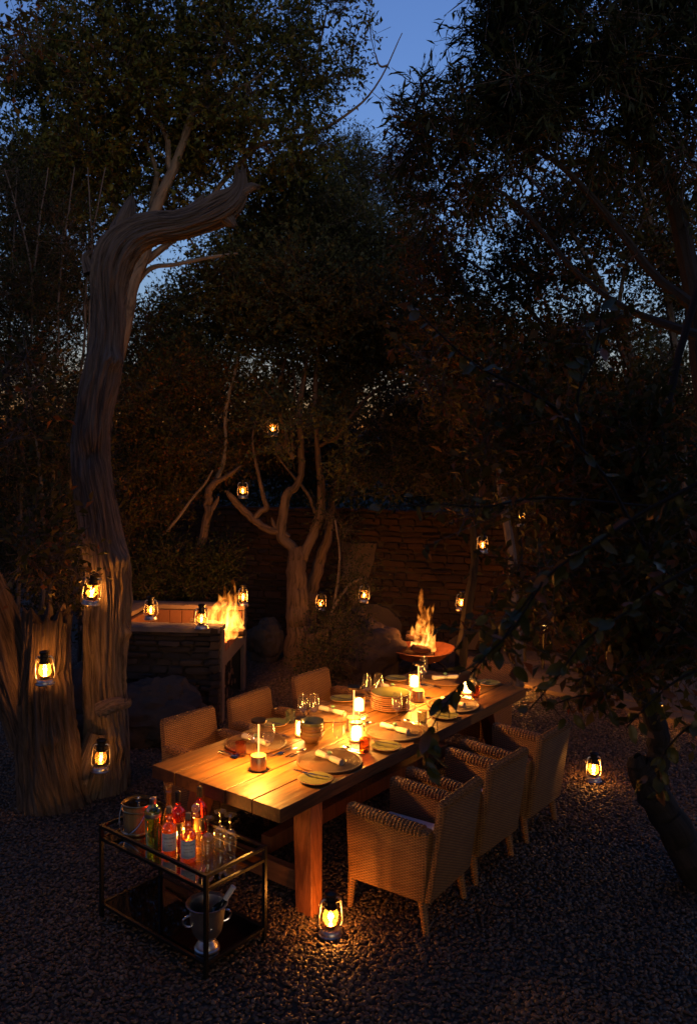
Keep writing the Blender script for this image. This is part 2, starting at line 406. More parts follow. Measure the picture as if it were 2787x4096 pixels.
tag(b.obj('hills', 'hill_soil'), None, None, kind='structure')

# path edge line (world): gravel lies on the near side of it
PA = at_z(*D(1160, 1552), 0); PB = at_z(*D(1581, 1652), 0)
pdir = (PB - PA).normalized(); pn = Vector((-pdir.y, pdir.x, 0))
if pn.y < 0: pn = -pn
def beyond_path(x, y): return (Vector((x, y, 0)) - PA).dot(pn)

# gravel surface patch and pebbles scattered over it
b = B(); nx, ny = 50, 60; ok = {}
xs = np.linspace(-6.2, 7.0, nx); ys = np.linspace(2.6, 12.6, ny)
vs = [(x, y, .004 + .012 * noise.noise(Vector((x * 1.3, y * 1.3, 0)))) for y in ys for x in xs]; fs = []
for j in range(ny - 1):
    for i in range(nx - 1):
        x, y = (xs[i] + xs[i + 1]) / 2, (ys[j] + ys[j + 1]) / 2
        if x > PA.x - 1.0 and beyond_path(x, y) > -.1: continue
        if abs(x) > y * .58 + .9: continue
        fs.append((j * nx + i, j * nx + i + 1, (j + 1) * nx + i + 1, (j + 1) * nx + i))
b.add(vs, fs); gravel = b.obj('gravel', 'soil'); tag(gravel, None, None, kind='stuff')
gravel.data.materials.append(M['pebble'])
ng = bpy.data.node_groups.new('pebbles', 'GeometryNodeTree')
ng.interface.new_socket('Geometry', in_out='INPUT', socket_type='NodeSocketGeometry'); ng.interface.new_socket('Geometry', in_out='OUTPUT', socket_type='NodeSocketGeometry')
gi = ng.nodes.new('NodeGroupInput'); go = ng.nodes.new('NodeGroupOutput')
dp = ng.nodes.new('GeometryNodeDistributePointsOnFaces'); dp.inputs['Density'].default_value = 2700
ico = ng.nodes.new('GeometryNodeMeshIcoSphere'); ico.inputs['Radius'].default_value = 1.0; ico.inputs['Subdivisions'].default_value = 2
sm = ng.nodes.new('GeometryNodeSetMaterial'); sm.inputs['Material'].default_value = M['pebble']
ss = ng.nodes.new('GeometryNodeSetShadeSmooth')
ip = ng.nodes.new('GeometryNodeInstanceOnPoints')
rs = ng.nodes.new('FunctionNodeRandomValue'); rs.data_type = 'FLOAT_VECTOR'; rs.inputs[0].default_value = (.007, .006, .004); rs.inputs[1].default_value = (.019, .0135, .009)
rr = ng.nodes.new('FunctionNodeRandomValue'); rr.data_type = 'FLOAT_VECTOR'; rr.inputs[0].default_value = (-.45, -.45, 0); rr.inputs[1].default_value = (.45, .45, 6.28)
tp = ng.nodes.new('GeometryNodeSetPosition'); rz_ = ng.nodes.new('FunctionNodeRandomValue'); rz_.data_type = 'FLOAT_VECTOR'; rz_.inputs[0].default_value = (0, 0, -.002); rz_.inputs[1].default_value = (0, 0, .012); rz_.inputs['Seed'].default_value = 5
jn = ng.nodes.new('GeometryNodeJoinGeometry')
L = ng.links.new
L(gi.outputs[0], dp.inputs[0]); L(dp.outputs[0], tp.inputs['Geometry']); L(rz_.outputs[0], tp.inputs['Offset']); L(tp.outputs[0], ip.inputs['Points'])
L(ico.outputs[0], ss.inputs[0]); L(ss.outputs[0], sm.inputs[0]); L(sm.outputs[0], ip.inputs['Instance']); L(rs.outputs[0], ip.inputs['Scale']); L(rr.outputs[0], ip.inputs['Rotation'])
L(ip.outputs[0], jn.inputs[0]); L(gi.outputs[0], jn.inputs[0]); L(jn.outputs[0], go.inputs[0])
gm = gravel.modifiers.new('pebbles', 'NODES'); gm.node_group = ng

# stone path: slabs laid in rows beyond the gravel edge
path = link('path', None); path['kind'] = 'structure'
for row, (o0, wd) in enumerate(((0.0, .32), (.33, .85), (1.2, .85), (2.07, .85))):
    t = -.9 - .3 * row
    while t < 5.2:
        ln = random.uniform(.7, 1.15) if row else random.uniform(.55, .9)
        a = PA + pdir * (t + .008) + pn * (o0 + .006); ux = pdir * (ln - .016); uy = pn * (wd - .012); zt = .035 + random.uniform(-.004, .004)
        b = B(); lo = [a, a + ux, a + ux + uy, a + uy]
        lo = [Vector((p.x + random.uniform(-.008, .008), p.y + random.uniform(-.008, .008), -.03)) for p in lo]
        b.hexa(lo, [Vector((p.x, p.y, zt)) for p in lo]); b.obj('paver', 'path_stone', path, smooth=False, bevel=.006); t += ln

# ---------------------------------------------------------------- stones
def rock_mesh(name, mat, seed, jit=.16):
    r = random.Random(seed); b = B(); g = 3; vid = {}; vs = []; fs = []
    def V(i, j, k):
        if (i, j, k) not in vid:
            p = [i / (g - 1) - .5, j / (g - 1) - .5, k / (g - 1) - .5]
            l = sum(abs(x) > .4 for x in p); s = {3: .86, 2: .95, 1: 1.0, 0: 1}[l]
            vid[(i, j, k)] = len(vs); vs.append([p[0] * (s if l > 1 else 1) + r.uniform(-jit, jit) * .4, p[1] * s + r.uniform(-jit, jit) * .7, p[2] * s + r.uniform(-jit, jit) * .45])
        return vid[(i, j, k)]
    for i in range(g - 1):
        for j in range(g - 1):
            for k, fl in ((0, 1), (g - 1, 0)):
                for mode in range(3):
                    c = [(i, j), (i + 1, j), (i + 1, j + 1), (i, j + 1)]
                    if fl: c = c[::-1]
                    q4 = [V(a, d, k) if mode == 0 else (V(k, a, d) if mode == 1 else V(d, k, a)) for a, d in c]
                    fs.append(tuple(q4))
    b.add(vs, fs); return b.mesh(name, mat, smooth=True, ang=28)
def stone_face(parent, org, ux, uy, nrm, width, height, hmin, hmax, lmin, lmax, meshes, skip=None, limit=10 ** 9, depth=.16, joint=.01):
    """courses of loose flat stones on a face: origin, along, up, outward"""
    z = 0.0; out = []; ang = math.atan2(ux.y, ux.x)
    while z < height - .01:
        h = min(random.uniform(hmin, hmax), height - z); t = -random.uniform(0, lmin)
        while t < width:
            ln = random.uniform(lmin, lmax) * (1.0 if random.random() > .2 else .55)
            if t + ln > width: ln = width - t
            t0 = max(t, 0.0); l2 = t + ln - t0
            if l2 > .03:
                wz = .035 * noise.noise(Vector((t0 * .55, z * .8, 3))) if height > 1.5 else .012 * noise.noise(Vector((t0 * 2, z * 2, 3)))
                c = org + ux * (t0 + l2 / 2) + uy * (z + h / 2 + wz) + nrm * (random.uniform(-.035, .03) - depth * .5)
                if not (skip and skip(t0 + l2 / 2, z + h / 2)): out.append((c, (l2 - joint * random.uniform(.4, 1.6), depth, h - joint * random.uniform(.5, 1.5)), ang + random.uniform(-.04, .04), random.uniform(-.03, .03)))
            t += ln
        z += h
    return out
def lay(parent, items, meshes, name='stone'):
    for c, sc, rz, tilt in items:
        o = link(name, random.choice(meshes), parent); o.location = c; o.scale = sc; o.rotation_euler = (random.uniform(-.05, .05), tilt, rz)
wall_rocks = [rock_mesh('stone', 'wall_stone', k) for k in range(7)]
slate_rocks = [rock_mesh('stone', 'slate_stone', 50 + k) for k in range(7)]

# back wall of dry stone with smooth plaster patches
WA = Vector((-4.2, 13.9, 0)); WB = Vector((6.5, 11.15, 0)); wu = (WB - WA).normalized(); wn_ = Vector((wu.y, -wu.x, 0)); WL = (WB - WA).length; WH = 2.15
wall = thing('stone_wall', 'long dry stone wall with smooth plaster patches behind the trees', 'wall', WA)
def wall_xy(px, py):      # photo pixel -> (along, up) on the wall face
    d = ray(px, py); t = (WA - CAM).dot(wn_) / d.dot(wn_); p = CAM + d * t; return (p - WA).dot(wu), p.z
patchA = [wall_xy(*R7(*p)) for p in ((520, 470), (640, 420), (780, 450), (840, 510), (895, 560), (905, 690), (930, 760), (1000, 990), (560, 1000), (500, 700))]
patchB = [wall_xy(*R7(*p)) for p in ((430, -60), (700, -60), (690, 60), (640, 200), (600, 330), (520, 440), (440, 300))]
patchC = [wall_xy(*R7(*p)) for p in ((1230, 760), (1290, 700), (1380, 640), (1560, 620), (1640, 1000), (1200, 1000))]
patchD = [wall_xy(*D(*p)) for p in ((1270, 1200), (1330, 1180), (1350, 1330), (1400, 1500), (1240, 1500))]
def inpoly(x, y, poly):
    c = False; n = len(poly)
    for i in range(n):
        x1, y1 = poly[i]; x2, y2 = poly[i - 1]
        if (y1 > y) != (y2 > y) and x < (x2 - x1) * (y - y1) / (y2 - y1 + 1e-12) + x1: c = not c
    return c
items = stone_face(None, Vector((0, 0, 0)), wu, Vector((0, 0, 1)), wn_, WL, WH, .06, .12, .16, .42, None, lambda x, y: any(inpoly(x, y, p) for p in (patchA, patchB, patchC)), depth=.3)
def seen(it):
    p = WA + it[0]; v = p - CAM; dep = v.dot(FWD); x = 1393.5 + F * v.dot(RIGHT) / dep; return (-50 < x < 2830), abs(x - 1450)
vis = sorted([i for i in items if seen(i)[0]], key=lambda i: seen(i)[1] - 900 * i[1][0])
lay(wall, vis[:300], wall_rocks)
rest = vis[300:] + [i for i in items if not seen(i)[0]]
b = B()
for c, sc, rz, tl in rest: b.box(c, sc, Matrix.Rotation(rz, 3, 'Z') @ Matrix.Rotation(tl, 3, 'Y'), .96)
ro = b.obj('small_stones', 'wall_stone', wall, smooth=False); ro['kind'] = 'stuff'
b = B(); b.box(wu * (WL / 2) - wn_ * .22 + Vector((0, 0, WH / 2)), (WL, .3, WH - .04), Matrix.Rotation(math.atan2(wu.y, wu.x), 3, 'Z')); b.obj('mortar_core', 'soil', wall, smooth=False)
for poly in (patchA, patchB, patchC):
    pts = []
    for i in range(len(poly)):
        a, c = Vector(poly[i]), Vector(poly[(i + 1) % len(poly)])
        for k in range(4): p = a.lerp(c, k / 4); pts.append((p.x + random.uniform(-.018, .018), max(0, p.y + random.uniform(-.018, .018))))
    b = B(); fr = [wu * x + Vector((0, 0, y)) + wn_ * random.uniform(.016, .022) for x, y in pts]; bk = [wu * x + Vector((0, 0, y)) - wn_ * .08 for x, y in pts]; n = len(pts)
    b.add(fr + bk, [tuple(range(n)), tuple(range(2 * n - 1, n - 1, -1))] + [(i, (i + 1) % n, n + (i + 1) % n, n + i) for i in range(n)])
    b.obj('plaster_patch', 'plaster', wall, smooth=False)

def boulder(label, c, r, seed, mat='boulder'):
    b = B(); b.ball((0, 0, 0), 1, 64, 40)
    for k, v in enumerate(b.v):
        p = Vector(v); d = 1 + .34 * noise.noise(p * 1.1 + Vector((seed, 0, 0))) + .22 * abs(noise.noise(p * 2.3 + Vector((0, seed, 0)))) - .12 * abs(noise.noise(p * 5 + Vector((0, seed, 3)))) + .05 * noise.noise(p * 13)
        q_ = p * d; q_.z = max(q_.z, -.75); b.v[k] = (q_.x * r[0], q_.y * r[1], q_.z * r[2])
    o = b.obj('boulder', mat, None, (c[0], c[1], c[2] + r[2] * .7)); return tag(o, label, 'boulder')
p = at_z(*D(345, 1690)); boulder('dark rounded boulder in front of the stone fireplace', (p.x, p.y + .15, 0), (.55, .35, .36), 3)
p = at_z(*D(165, 1720)); boulder('dark boulder in the gap between the two dead trunks', (p.x, p.y + .6, 0), (.35, .3, .42), 9)
p = at_y(*R7(690, 960), 10.6); boulder('large grey boulder beside the fire bowl, lowest of the pile', (p.x - .25, 10.8, 0), (.62, .45, .44), 14)
p = at_y(*R7(560, 650), 11.0); boulder('flat weathered rock lying on the large grey boulder', (p.x - .1, 11.05, p.z - .18), (.33, .28, .20), 21)
p = at_y(*R7(515, 535), 11.05); boulder('small pale rock perched on top of the rock pile', (p.x, 11.1, p.z - .1), (.17, .15, .13), 25)
p = at_y(*D(610, 1420), 11.2); boulder('shadowed boulder behind the fireplace by the split tree', (p.x - .1, 11.5, 0), (.26, .3, .34), 31)

# ---------------------------------------------------------------- stone fireplace (braai)
fo = at_z(*R6(965, 592), 1.07); YAW = math.radians(-3)
fa = Vector((math.cos(YAW), math.sin(YAW), 0)); fb = Vector((-math.sin(YAW), math.cos(YAW), 0))     # fa: towards table, fb: away
fire_place = thing('stone_fireplace', 'waist high open stone fireplace with a fire burning inside', 'fireplace', (fo.x, fo.y, 0), YAW)
FW, FDp, FT, TH = 1.62, 1.45, 1.07, .22      # front width (y), depth (-x), top, wall thickness
EX, EY, EZ = Vector((1, 0, 0)), Vector((0, 1, 0)), Vector((0, 0, 1))
b = B(); b.box((-FDp / 2, TH / 2, FT / 2 - .03), (FDp - .1, TH - .08, FT - .06)); b.box((-FDp / 2, FW - TH / 2, FT / 2 - .03), (FDp - .1, TH - .08, FT - .06)); b.box((-FDp + TH / 2, FW / 2, FT / 2 - .03), (TH - .08, FW - .2, FT - .062))
b.obj('wall_core', 'soil', fire_place, smooth=False)
lay(fire_place, stone_face(None, Vector((-FDp, 0, 0)), EX, EZ, -EY, FDp - .03, FT - .05, .05, .105, .14, .38, None, depth=.13), slate_rocks)
lay(fire_place, stone_face(None, Vector((-FDp, FW, 0)), -EY, EZ, -EX, FW, FT - .05, .07, .12, .2, .42, None, depth=.13), slate_rocks)
it = stone_face(None, Vector((0, FW, 0)), -EX, EZ, EY, FDp - .03, FT - .05, .06, .11, .2, .4, None, depth=.13); lay(fire_place, it, slate_rocks)
for y0, sg in ((-.012, 1), (FW + .012, -1)):     # rough stone ends beside the concrete edges
    z = 0
    while z < FT - .06:
        h = random.uniform(.05, .1); o = link('stone', random.choice(slate_rocks), fire_place); o.location = (-.05 + random.uniform(-.01, .015), y0 + sg * .035, z + h / 2); o.scale = (.11, .12, h - .008); z += h
def slab(name, mat, c, d, bev=.006, jag=0.0):
    b = B(); b.box(c, d); return b.obj(name, mat, fire_place, smooth=False, bevel=bev)
def rough_slab(name, mat, c, d, seg=.05, amp=.014):
    nx, ny = max(2, int(d[0] / seg)), max(2, int(d[1] / seg)); b = B(); top = {}; bot = {}
    for i in range(nx + 1):
        for j in range(ny + 1):
            x, y = c[0] - d[0] / 2 + d[0] * i / nx, c[1] - d[1] / 2 + d[1] * j / ny
            e = 1 if i in (0, nx) or j in (0, ny) else .15
            ox, oy = amp * 1.6 * e * noise.noise(Vector((x * 9, y * 9, 1))), amp * 1.6 * e * noise.noise(Vector((x * 9, y * 9, 5)))
            zt = c[2] + d[2] / 2 + amp * .5 * noise.noise(Vector((x * 6, y * 6, 9))) - (.012 + .012 * noise.noise(Vector((x * 20, y * 20, 2))) if e == 1 else 0)
            top[i, j] = len(b.v); b.v.append((x + ox, y + oy, zt)); bot[i, j] = len(b.v); b.v.append((x + ox * .6, y + oy * .6, c[2] - d[2] / 2))
    for i in range(nx):
        for j in range(ny): b.f.append((top[i, j], top[i + 1, j], top[i + 1, j + 1], top[i, j + 1])); b.f.append((bot[i, j], bot[i, j + 1], bot[i + 1, j + 1], bot[i + 1, j]))
    for i in range(nx): b.f.append((bot[i, 0], bot[i + 1, 0], top[i + 1, 0], top[i, 0])); b.f.append((bot[i + 1, ny], bot[i, ny], top[i, ny], top[i + 1, ny]))
    for j in range(ny): b.f.append((bot[0, j + 1], bot[0, j], top[0, j], top[0, j + 1])); b.f.append((bot[nx, j], bot[nx, j + 1], top[nx, j + 1], top[nx, j]))
    return b.obj(name, mat, fire_place, ang=50)
rough_slab('coping', 'concrete', (-FDp / 2 - .01, TH / 2 - .005, FT - .02), (FDp + .05, TH + .06, .06))
rough_slab('coping', 'concrete', (-FDp + TH / 2 - .01, FW / 2, FT - .021), (TH + .06, FW - 2 * TH - .06, .06)); rough_slab('coping', 'concrete', (-FDp / 2 - .01, FW - TH / 2 + .005, FT - .02), (FDp + .05, TH + .06, .06))
slab('jamb', 'concrete', (-.01, TH - .05, FT / 2 - .03), (.05, .12, FT - .06)); slab('jamb', 'concrete', (-.01, FW - TH + .05, FT / 2 - .03), (.05, .12, FT - .06))
slab('lintel', 'concrete', (-.06, FW / 2, .68), (.14, FW - 2 * TH - .02, .16))
fl0 = .84
slab('hearth_slab', 'concrete', (-FDp / 2, FW / 2, fl0 - .06), (FDp - TH - .24, FW - 2 * TH - .02, .08))
nb = 15
for k in range(nb):
    wd = (FW - 2 * TH - .01) / nb
    slab('brick', 'red_brick', (-.05 + random.uniform(-.004, .004), TH + .005 + wd * (k + .5), .805), (.12, wd - .007, .09), .004)
for k in range(6):
    for j in range(7):
        slab('brick', 'fire_brick', (-.21 - k * .165, TH + .085 + j * .168, fl0 - .006 + random.uniform(-.002, .002)), (.158, .161, .03), .004)
for yy in (TH + .015, FW - TH - .015):          # fire bricks lining the inner sides
    for k in range(8):
        slab('brick', 'fire_brick', (-.085 - k * .15, yy, fl0 + .09), (.143, .05, .16), .004)
for k in range(8): slab('brick', 'fire_brick', (-FDp + TH + .05, TH + .12 + k * .149, fl0 + .09), (.05, .142, .16), .004)

# firewood stacked under the hearth, split ends towards the table
fwm = []
for k in range(4):
    r = random.Random(k); b = B(); ring = []; nn = 9; a0 = r.uniform(0, 6); half = k % 2
    for i in range(nn):
        a = a0 + (PI if half else 2 * PI) * i / (nn - 1 if half else nn); ring.append((math.cos(a) * r.uniform(.9, 1.08), math.sin(a) * r.uniform(.9, 1.08)))
    b.add([(-.42, x, z) for x, z in ring] + [(0, x, z) for x, z in ring], [(i, (i + 1) % nn, nn + (i + 1) % nn, nn + i)[::-1] for i in range(nn)])
    b2 = B(); b2.add([(.002, x * .97, z * .97) for x, z in ring] + [(.006, 0, 0)], [(i, (i + 1) % nn, nn) for i in range(nn)])
    fwm.append((b.mesh('bark', 'firewood_bark', ang=30), b2.mesh('cut_end', 'firewood_end')))
fm = Matrix.Translation((fo.x, fo.y, 0)) @ Matrix.Rotation(YAW, 4, 'Z')
row = 0; z = .05; ORD = ['first', 'second', 'third', 'fourth', 'fifth', 'sixth', 'seventh', 'eighth', 'ninth', 'tenth', 'eleventh', 'twelfth', 'thirteenth', 'fourteenth', 'fifteenth', 'sixteenth']
while z < .57:
    y = TH + .06 + (row % 2) * .04; lk = 0
    while y < FW - TH - .06:
        rad = random.uniform(.032, .055); bm_, em = random.choice(fwm)
        t = thing('firewood_log', ORD[lk] + ' split log from the near jamb, ' + ('bottom' if row == 0 else ORD[row]) + ' row under the hearth', 'log', fm @ Vector((-.14 + random.uniform(-.05, .05), y + rad, z)), YAW, 'firewood logs under the hearth')
        sc = (random.uniform(.9, 1.05), rad, rad); ra = random.uniform(0, 6)
        for dn, me in (('bark', bm_), ('cut_end', em)):
            o = link(dn, me, t); o.scale = sc; o.rotation_euler = (ra, 0, 0)
        y += rad * 2 + .004; lk += 1
    z += .09; row += 1

# ---------------------------------------------------------------- fires
def flame_mesh(tongues, seed):
    r = random.Random(seed); b = B()
    for (x, y, h, wd, lean) in tongues:
        m = 16; pts = []; rad = []; ph = r.uniform(0, 6); ph2 = r.uniform(0, 6)
        for j in range(m + 1):
            t = j / m; sw = .16 * h * t ** 1.2
            pts.append((x + lean * t * t + sw * .6 * math.sin(t * 5 + ph) , y + sw * .5 * math.sin(t * 4.3 + ph2), t * h))
            rad.append(max(.002, 1.25 * wd * (math.sin(PI * min(1, (t * .92 + .10))) ** .8) * (1 - t) ** .35 * (1 + .22 * math.sin(t * 9 + ph))))
        o = len(b.v); b.tube(pts, rad, 10, True, .75)
        for k in range(o, len(b.v)): b.uv[k] = (0, (k - o) // 10 / m)
    return b
def rough_log(name, p0, p1, r, parent_label, mat='charred_log', group=None):
    p0, p1 = Vector(p0), Vector(p1); m = 7; mid = (p0 + p1) / 2; b = B()
    pts = [p0.lerp(p1, j / m) - mid + Vector((random.uniform(-1, 1), random.uniform(-1, 1), random.uniform(-1, 1))) * r * .12 for j in range(m + 1)]
    b.tube(pts, [r * random.uniform(.9, 1.1) * (.85 if j in (0, m) else 1) for j in range(m + 1)], 10)
    for k in range(len(b.v)):
        v = Vector(b.v[k]); d = .22 * r * noise.noise(v * 22); b.v[k] = tuple(v + Vector((d, d, d)))
    return tag(b.obj(name, mat, None, mid), parent_label, 'log', group)

fc = at_z(*R6(985, 672), fl0); 
ff = thing('fireplace_fire', 'tall orange flames leaping in the stone fireplace', 'fire', fc)
T = [(0, 0, .62, .13, .10), (-.05, .05, .50, .12, .02), (.09, .0, .44, .12, .05), (.03, -.1, .40, .11, .05), (-.12, -.02, .34, .10, .0), (.02, .03, .75, .075, .17), (.16, .08, .3, .09, .02), (-.2, .03, .24, .07, -.03), (.13, -.12, .3, .08, .07), (.07, .08, .56, .07, .16), (.22, -.05, .2, .06, .0), (-.03, -.05, .68, .05, .08)]
flame_mesh(T, 5).obj('flame', 'fire', ff)
lamp(ff, (.0, 0, .28), 95, (1, .33, .05), .14, 'fire_light')
for k, (a, c, l) in enumerate((((-.3, -.12, .05), (.25, .1, .06), 'charred log lying flat under the fireplace flames'), ((-.25, .14, .06), (.28, -.1, .07), 'charred log crossing the lower one in the fireplace'), ((-.36, .02, .16), (.0, .06, .12), 'short log poking out of the fireplace flames'))):
    rough_log('burning_log', fc + Vector(a), fc + Vector(c), .05, l, group='logs burning in the fireplace')

# fire bowl on four legs
bp = at_z(1676, 2712, 0); bowl_y = 10.75
rim_l = at_y(1541, 2592, bowl_y); rim_r = at_y(1816, 2592, bowl_y); bc = (rim_l + rim_r) / 2; BR = (rim_r - rim_l).length / 2; BZ = bc.z
fb_ = thing('fire_bowl', 'wide rusty steel fire bowl on legs with logs burning', 'fire bowl', (bc.x, bowl_y, 0))
b = B(); b.lathe([(.001, BZ - .2), (BR * .35, BZ - .185), (BR * .7, BZ - .12), (BR, BZ), (BR + .012, BZ + .004), (BR * .985, BZ + .008), (BR * .68, BZ - .105), (BR * .33, BZ - .165), (.001, BZ - .178)], 56, cap=False)
for k, v in enumerate(b.v): b.v[k] = (v[0], v[1], v[2] + .012 * math.sin(2 * math.atan2(v[1], v[0]) + 1))
bowl_ = b.obj('bowl', 'rusty_bowl', fb_)
for k in range(4):
    a = PI / 4 + k * PI / 2 + .35; b = B(); ca, sa = math.cos(a), math.sin(a)
    b.tube([(ca * .24, sa * .24, BZ - .15), (ca * .36, sa * .36, BZ - .22), (ca * .42, sa * .42, 0)], .018, 6); b.obj('leg', 'dark_steel', fb_)
b = B(); b.lathe([(.035, 0), (.036, .004)], 14, (.3, -.22, BZ - .085)); b.obj('drain_hole', 'black_cap', bowl_)
fcb = Vector((bc.x, bowl_y, BZ - .15))
lg = [((-.22, -.05, .08), (.16, -.14, .07), .052, 'blackened log at the bottom front of the fire bowl'), ((-.2, .12, .08), (.2, .1, .08), .05, 'blackened log at the bottom back of the fire bowl'),
      ((-.12, -.2, .2), (.13, -.1, .14), .05, 'thick log slanting across the middle of the fire bowl pile'), ((-.2, -.02, .3), (.1, -.05, .26), .05, 'brown split log on top of the fire bowl pile'), ((-.16, .1, .33), (.08, -.1, .32), .042, 'thin log topmost in the fire bowl beside the flame'), ((.2, -.17, .05), (.3, -.1, .06), .03, 'short stub of log at the bowl edge by the flame')]
for a, c, r, l in lg: rough_log('burning_log', fcb + Vector(a), fcb + Vector(c), r, l, group='logs in the fire bowl')
fbf = thing('bowl_fire', 'tall yellow flames rising above the rusty fire bowl', 'fire', (fcb.x + .02, fcb.y - .02, fcb.z + .12))
T = [(.02, 0, .62, .11, .07), (-.06, .03, .5, .10, .03), (.08, -.03, .46, .10, .05), (.03, .02, .92, .07, .06), (.14, -.08, .34, .08, .10), (-.13, .02, .34, .075, -.01), (.17, -.06, .5, .05, .08), (.15, -.12, .24, .08, .0), (0, -.06, .38, .09, .02), (.07, .03, .74, .06, .11), (.2, -.1, .16, .06, .02)]
T = [(x * .72, y * .72, h * 1.05, w_ * .9, l_ * .8) for x, y, h, w_, l_ in T]
flame_mesh(T, 11).obj('flame', 'fire', fbf)
lamp(fbf, (.05, -.05, .3), 26, (1, .30, .045), .14, 'fire_light')
b = B()
for k in range(26):
    a = random.uniform(0, 6.28); r = random.uniform(0, .24); b.ball((r * math.cos(a), r * math.sin(a) - .04, -.1), .02, 6, 4)
b.obj('embers', 'ember', fbf)['kind'] = 'stuff'

# ---------------------------------------------------------------- dining table
TX, TY, TT, TL, TW, TZ = -1.302, 5.3032, -.6428, 3.4035, 1.1564, .76
e1 = Vector((math.cos(TT), math.sin(TT), 0)); e2 = Vector((-math.sin(TT), math.cos(TT), 0)); TO = Vector((TX, TY, 0))
def tloc(u, v, z=TZ): return TO + e1 * u + e2 * v + Vector((0, 0, z))
table = thing('dining_table', 'long heavy wooden plank table laid for dinner by lamplight', 'table', TO, TT)
pw = TW / 5
for k in range(5):
    b = B(); g = .007; nseg = 24; x0, x1 = k * pw + g / 2, (k + 1) * pw - g / 2; pr = []
    e0, e9 = random.uniform(-.004, .004), random.uniform(-.006, .006)
    for j in range(nseg + 1):
        y = e0 + (TL + e9 - e0) * j / nseg; dx = .0022 * noise.noise(Vector((k * 9, j * .6, 0))); dz = .0015 * noise.noise(Vector((k * 5, j * .4, 7)))
        pr.append([(x0 + dx - pw * 0, y, TZ - .085), (x1 + dx, y, TZ - .085), (x1 + dx, y, TZ + dz), (x0 + dx, y, TZ + dz)])
    for p in pr: b.v += p
    for j in range(nseg):
        for i in range(4): b.f.append((j * 4 + i, j * 4 + (i + 1) % 4, j * 4 + 4 + (i + 1) % 4, j * 4 + 4 + i))
    b.f += [(3, 2, 1, 0), (nseg * 4, nseg * 4 + 1, nseg * 4 + 2, nseg * 4 + 3)]
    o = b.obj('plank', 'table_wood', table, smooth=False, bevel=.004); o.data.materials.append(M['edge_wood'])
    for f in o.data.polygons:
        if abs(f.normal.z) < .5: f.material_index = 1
lp = at_z(1235, 3650, 0) - TO; lu, lv = lp.dot(e1), lp.dot(e2)
LU = [TW - lu, lu]
for vv, dv in ((max(lv, .28), .10), (TL - .42, -.10)):
    for uu, du in ((LU[0], .10), (LU[1], -.10)):
        b = B(); hw = .065
        lo = [Vector((uu + sx * hw, vv + sy * hw * .8, 0)) for sx, sy in ((-1, -1), (1, -1), (1, 1), (-1, 1))]; hi = [Vector((uu + du + sx * hw * 1.15, vv + dv + sy * hw * .9, TZ - .086)) for sx, sy in ((-1, -1), (1, -1), (1, 1), (-1, 1))]
        b.hexa(lo, hi); b.obj('leg', 'leg_wood', table, smooth=False, bevel=.006)
    b = B(); b.box((TW / 2, vv + dv * .25, .17), (LU[1] - LU[0] - .17, .06, .13)); b.obj('crossbar', 'beam_wood', table, smooth=False, bevel=.005)
b = B(); b.box((TW / 2, TL / 2, .20), (.09, TL - 1.0, .11)); b.obj('stretcher', 'leg_wood', table, smooth=False, bevel=.005)

# ---------------------------------------------------------------- wicker armchairs (front is +x)
chair = thing('wicker_armchair', '', 'chair', (0, 0, 0), 0, 'wicker armchairs round the table')
hd, hwd = .30, .292
def panel(name, lo, hi, mat='wicker', bev=.02, par=chair):
    b = B(); b.hexa([Vector(p) for p in lo], [Vector(p) for p in hi]); return b.obj(name, mat, par, bevel=bev)
ZS, ZA, ZB = .20, .68, .825
for s in (-1, 1):
    y0, y1 = sorted((s * hwd, s * (hwd - .085))); yo = .012 * s
    arm = panel('arm', [(-hd + .035, y0, ZS), (hd - .02, y0, ZS), (hd - .02, y1, ZS), (-hd + .035, y1, ZS)], [(-hd - .0, y0 + yo, ZA - .035), (hd, y0 + yo, ZA), (hd, y1 + yo, ZA), (-hd - .0, y1 + yo, ZA - .035)], bev=.028)
    b = B()
    for k in range(21):
        x = -hd + .07 + k * .0246; yc = (y0 + y1) / 2 + yo
        b.tube([(x + .004 * random.uniform(-1, 1), yc + .047 * math.cos(a), ZA - .043 + .028 * (x - hd) / .4 * .6 + .040 * math.sin(a)) for a in np.linspace(-.1, PI + .1, 9)], .0095, 6, False)
    b.uv = {}; b.obj('arm_wrap', 'wicker', arm)
back = panel('back', [(-hd, -hwd + .012, ZS), (-hd + .075, -hwd + .012, ZS), (-hd + .075, hwd - .012, ZS), (-hd, hwd - .012, ZS)], [(-hd - .085, -hwd + .03, ZB - .008), (-hd - .02, -hwd + .03, ZB), (-hd - .02, hwd - .03, ZB), (-hd - .085, hwd - .03, ZB - .008)], bev=.026)
b = B()
for k in range(20):
    y = -hwd + .055 + k * .0248
    b.tube([(-hd - .052 + .031 * math.cos(a), y, ZB - .034 + .034 * math.sin(a)) for a in np.linspace(0, PI, 8)], .0075, 6, False)
b.uv = {}; b.obj('back_wrap', 'wicker', back)
panel('seat', [(-hd + .08, -hwd + .088, ZS + .01), (hd - .03, -hwd + .088, ZS + .01), (hd - .03, hwd - .088, ZS + .01), (-hd + .08, hwd - .088, ZS + .01)], [(-hd + .05, -hwd + .088, .41), (hd - .015, -hwd + .088, .41), (hd - .015, hwd - .088, .41), (-hd + .05, hwd - .088, .41)], bev=.012)
panel('cushion', [(-hd + .055, -hwd + .095, .412), (hd - .02, -hwd + .095, .412), (hd - .02, hwd - .095, .412), (-hd + .055, hwd - .095, .412)], [(-hd + .05, -hwd + .1, .475), (hd - .03, -hwd + .1, .475), (hd - .03, hwd - .1, .475), (-hd + .05, hwd - .1, .475)], 'cushion', .025)
